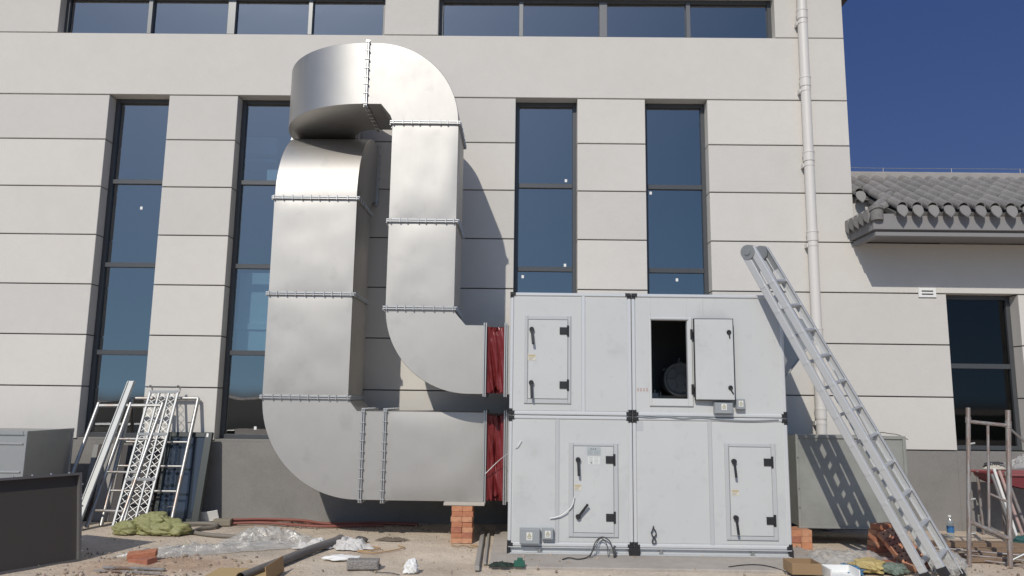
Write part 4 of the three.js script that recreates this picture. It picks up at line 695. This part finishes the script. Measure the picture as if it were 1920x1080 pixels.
// ---------------------------------------------------------------- right-hand side clutter
{
  const S = thing('scaffold_frame', 'upright rusty scaffold frame standing in front of the annex window', 'scaffold frame');
  const p0 = V(4.469, 1.505, 2.0), f0 = V(4.335, 0.0, 2.05), p1 = V(4.862, 1.485, 2.0), f1 = V(4.705, 0.0, 2.08);
  part(S, 'post', [bar(f0, p0, 0.021, 14), bar(p0.clone().lerp(f0, 0.06), p0.clone().lerp(f0, 0.1), 0.025, 14)], M.poleRust); part(S, 'post', [bar(f1, p1, 0.024, 14), bar(p1.clone().lerp(f1, 0.07), p1.clone().lerp(f1, 0.12), 0.028, 14)], M.poleRust);
  const at = (p, f, y) => p.clone().lerp(f, (p.y - y) / (p.y - f.y));
  part(S, 'cross_bar', bar(at(p0, f0, 1.37), at(p1, f1, 1.335), 0.018, 12), M.poleRust);
  part(S, 'inner_post', bar(V(4.652, 1.355, 2.0), V(4.565, 0.34, 2.03), 0.013, 10), M.poleRust);
  part(S, 'cross_bar', bar(at(p0, f0, 0.42), at(p1, f1, 0.26), 0.021, 12), M.poleRust);
  part(S, 'cross_bar', bar(V(4.6, 0.68, 2.015), at(p1, f1, 0.6), 0.012, 10), M.poleRust);
  for (const y of [1.15, 0.62, 0.3]) part(S, 'coupler', bar(at(p0, f0, y), at(p0, f0, y).add(V(0.05, 0.012, 0.03)), 0.011, 8), M.galv);
  part(S, 'brace', bar(at(p1, f1, 1.32), V(5.35, 1.02, 1.7), 0.012, 10), M.galv); part(S, 'brace', bar(at(p1, f1, 0.05).add(V(0.02, 0.02, 0)), V(5.2, 0.35, 2.2), 0.012, 10), M.galv);
}
{
  const B = thing('water_bottle', 'small clear water bottle with blue label standing by the annex wall', 'bottle');
  B.position.set(5.02, 0.004, 0.54);
  const prof = [[0.001, 0.002], [0.03, 0], [0.034, 0.008], [0.034, 0.1], [0.031, 0.11], [0.034, 0.12], [0.034, 0.15], [0.028, 0.18], [0.014, 0.2], [0.013, 0.215]].map(([x, y]) => new THREE.Vector2(x, y));
  part(B, 'body', new THREE.LatheGeometry(prof, 24), mat(0.85, 0.9, 0.92, 0.08, 0, { transmission: 0.9, thickness: 0, ior: 1.45 })); part(B, 'label', new THREE.CylinderGeometry(0.0352, 0.0352, 0.062, 24, 1, true).translate(0, 0.09, 0), mat(0.045, 0.16, 0.36, 0.4)); part(B, 'cap', new THREE.CylinderGeometry(0.015, 0.015, 0.018, 16).translate(0, 0.222, 0), M.white);
  B.scale.setScalar(1.12);
}
{
  // red plastic tub on a trestle of poles, with odds and ends on it
  const T = thing('red_tub', 'dark red plastic tub with silver rim on poles below the annex window', 'tub');
  const tubM = mat(0.17, 0.03, 0.035, 0.5), g = new THREE.CylinderGeometry(1, 1, 1, 24, 1, true, Math.PI / 2, Math.PI); g.rotateZ(Math.PI / 2); g.rotateX(Math.PI / 2 * 0);
  const bowl = []; for (let i = 0; i <= 14; i++) { const a = Math.PI * i / 14; bowl.push([-0.42 * Math.cos(a), -0.16 * Math.sin(a)]); } for (let i = 14; i >= 0; i--) { const a = Math.PI * i / 14; bowl.push([-0.41 * Math.cos(a), -0.148 * Math.sin(a)]); }
  const bg = extrude(bowl, 0.5, 0.002); bg.translate(5.95, 0.735, 0.2); const bo = part(T, 'basin', bg, tubM);
  for (const z of [0.2, 0.69]) { const e = extrude(bowl.slice(0, 15), 0.01, 0.002); e.translate(5.95, 0.735, z); part(bo, 'end_wall', e, tubM); }
  const rimM = mat(0.3, 0.1, 0.1, 0.5, 0.2);
  part(T, 'rim', [bar(V(5.5, 0.742, 0.71), V(6.4, 0.742, 0.71), 0.016, 10), bx(5.49, 6.4, 0.755, 0.8, 0.68, 0.71, 0.004)], rimM); part(T, 'rim', bar(V(5.5, 0.742, 0.19), V(6.4, 0.742, 0.19), 0.016, 10), rimM);
  for (const [x, z] of [[5.56, 0.66], [6.35, 0.66], [5.56, 0.24], [6.35, 0.24]]) part(T, 'leg', bar(V(x + 0.02, 0.0, z), V(x, 0.745, z), 0.016, 10), M.poleRust);
  const cl = [['white', M.white, 5.44, 0.79, 5.62, 0.7], ['pink', mat(0.48, 0.34, 0.31, 0.7), 5.475, 0.77, 5.67, 0.74], ['grey', M.pole, 5.4, 0.73, 5.58, 0.72], ['rusty', M.poleRust, 5.51, 0.76, 5.71, 0.78]];
  const labs = ['white pole leaning against the red tub', 'pinkish pole leaning against the red tub', 'grey pole leaning leftmost against red tub', 'rusty pole leaning against the red tub'];
  cl.forEach(([, m, x, y, fx, z], i) => single('leaning_pole', bar(V(fx, 0.005, z + 0.12), V(x, y + 0.03, z + 0.06), 0.017, 10), m, labs[i], 'pole', 'poles leaning on the red tub'));
  single('folded_cloth', (() => { const q = sheet(0.24, 0.16, 24, 0.06, 2.4, 4.4, 0.25); q.translate(5.52, 0.8, 0.66); return q; })(), mat(0.5, 0.46, 0.38, 0.85), 'beige cloth lying over the pole tops on the red tub', 'cloth');
  single('dark_gloves', (() => { const q = lump(0.15, 0.05, 0.08, 1.8, 0.5, 5.5, 20, 0.01); q.translate(5.62, 0.8, 0.5); return q; })(), mat(0.045, 0.042, 0.045, 0.85), 'dark gloves lying on top of the red tub', 'gloves');
  single('steel_pipe_piece', bar(V(5.55, 0.845, 0.52), V(5.95, 0.82, 0.55), 0.022, 12), M.pole, 'short grey pipe resting on red tub clutter', 'pipe');
  single('plastic_sheet', (() => { const q = sheet(0.75, 0.42, 50, 0.2, 2.4, 3.9, 0.25); q.translate(6.1, 0.805, 0.5); return q; })(), M.film, 'clear plastic sheet heaped on the red tub', 'plastic sheet');
  put(single('teal_net', lump(0.16, 0.085, 0.12, 1.3, 0.4, 7.7, 28, 0.01), mat(0.03, 0.1, 0.1, 0.8), 'bundled teal net lying below the red tub', 'net'), 5.6, 0.0, 0.98);
  // timber and rods on the ground
  const planks = [[4.55, 1.02, 6.4, 1.0, 0.16, 0.045, 'long weathered plank lying nearest the annex plinth'], [4.72, 1.34, 6.3, 1.26, 0.09, 0.04, 'narrow plank lying second from the annex plinth'], [4.5, 1.62, 6.2, 1.5, 0.07, 0.035, 'brown batten lying between plank and scaffold frame foot'], [4.45, 1.86, 6.0, 1.72, 0.06, 0.04, 'brown batten lying right by the scaffold frame foot']];
  planks.forEach(([x0, z0, x1, z1, w, h, l]) => single('timber_plank', beam(V(x0, h / 2 + 0.004, z0), V(x1, h / 2 + 0.006, z1), w, h, V(0, 0, 1), 0.004), M.wood, l, 'plank', 'timber lying by the annex'));
  for (let k = 0; k < 5; k++) single('steel_rod', bar(V(4.3 + 0.07 * k, 0.02 + 0.016 * (k % 2), 1.1 + 0.19 * k), V(5.9 - 0.1 * k, 0.018 + 0.04 * (k % 2), 2.05 + 0.12 * k), 0.011, 8), M.poleRust, ['rusty rod lying from the plank corner toward the frame', 'rusty rod lying second in the bundle by scaffold', 'rusty rod lying in the middle of the bundle by scaffold', 'rusty rod lying fourth in the bundle by scaffold', 'rusty rod lying nearest in the bundle by scaffold'][k], 'rod', 'rods lying by the scaffold frame');
  put(single('plastic_sheet', sheet(0.95, 0.9, 70, 0.12, 2.2, 11.3, 0.2), M.film, 'crumpled clear plastic sheet spread beside the unit base', 'plastic sheet'), 3.2, 0.004, 1.95, 0.2);
  const cb = thing('cardboard_box', 'open brown cardboard box by the unit corner at frame bottom', 'cardboard box');
  const cw = mat(0.3, 0.2, 0.11, 0.9); part(cb, 'wall', [bx(2.44, 2.7, 0.024, 0.12, 2.62, 2.63, 0.002), bx(2.44, 2.45, 0.024, 0.12, 2.4, 2.62, 0.002), bx(2.69, 2.7, 0.024, 0.12, 2.4, 2.62, 0.002), bx(2.44, 2.7, 0.024, 0.12, 2.39, 2.4, 0.002)], cw); part(cb, 'bottom', bx(2.45, 2.69, 0.0235, 0.032, 2.4, 2.62, 0.001), cw);
  const wb = thing('white_tray', 'shallow white foam tray lying in front of the plastic sheet', 'tray');
  part(wb, 'base', bx(2.74, 3.0, 0.006, 0.022, 2.5, 2.72, 0.003), M.white); part(wb, 'side', [bx(2.74, 3.0, 0.022, 0.09, 2.495, 2.507, 0.003), bx(2.74, 2.752, 0.022, 0.09, 2.507, 2.72, 0.003), bx(2.988, 3.0, 0.022, 0.09, 2.507, 2.72, 0.003)], M.white);
  put(single('yellow_bag', [lump(0.21, 0.075, 0.15, 1.2, 0.4, 1.7, 34, 0.008)], mat(0.46, 0.36, 0.15, 0.6), 'crumpled yellow bag lying in front of the clear plastic', 'bag'), 3.24, 0.01, 2.36, 0.3);
  put(single('blue_bag', lump(0.07, 0.05, 0.14, 2, 0.5, 3.7, 20, 0.008), mat(0.06, 0.17, 0.3, 0.5), 'blue plastic bag edge left of the yellow bag', 'bag'), 3.04, 0.006, 2.45, 0.3);
  put(single('green_bag', lump(0.12, 0.065, 0.12, 1.2, 0.4, 6.7, 24, 0.008), mat(0.15, 0.19, 0.155, 0.6), 'pale green cloth bag right of the yellow bag', 'bag'), 3.43, 0.006, 2.42, 0.3);
  put(single('plastic_sheet', lump(0.16, 0.12, 0.13, 1.3, 0.38, 9.7, 36, 0.008), M.film, 'clear plastic bag wrapped round the ladder foot', 'plastic bag'), 3.95, 0.004, 2.42, 0.3);
}
// grit and small rubble scattered over the yard
{
  const g = new THREE.IcosahedronGeometry(1, 0), N = 1500, im = new THREE.InstancedMesh(g, mat(0.33, 0.28, 0.225, 0.95), N), m4 = new THREE.Matrix4(), q = new THREE.Quaternion(), c = new THREE.Color();
  for (let i = 0; i < N; i++) {
    let x, z, big = 1; const k = rnd();
    if (k < 0.3) { x = -3.3 + rr(-1, 1) * rr(0, 1) * 1.1; z = 2.55 + rr(-1, 1) * 0.5; big = 1.6; } else if (k < 0.45) { x = -2.2 + rr(-0.6, 1.2); z = rr(0.05, 0.6); } else if (k < 0.7) { x = rr(4.2, 6.5); z = rr(0.6, 2.6); big = 1.2; } else { x = rr(-5, 4.5); z = rr(0.5, 3.4); }
    const s = (0.004 + 0.011 * Math.pow(rnd(), 3)) * big; q.setFromEuler(new THREE.Euler(rr(0, 6), rr(0, 6), rr(0, 6)));
    const inPad = x > -0.26 && x < 3 && z < 2.46; m4.compose(V(x, (inPad ? 0.022 : 0.004) + s * 0.3, z), q, V(s * rr(0.8, 1.4), s * rr(0.5, 0.9), s)); im.setMatrixAt(i, m4);
    const t = rr(0.6, 1.5); im.setColorAt(i, c.setRGB(t, t * rr(0.88, 1), t * rr(0.8, 1)));
  }
  im.name = 'rubble'; im.userData = { kind: 'stuff', label: 'small grit and rubble scattered on the ground', category: 'rubble' }; shade(im); scene.add(im);
}
renderer.render(scene, camera);
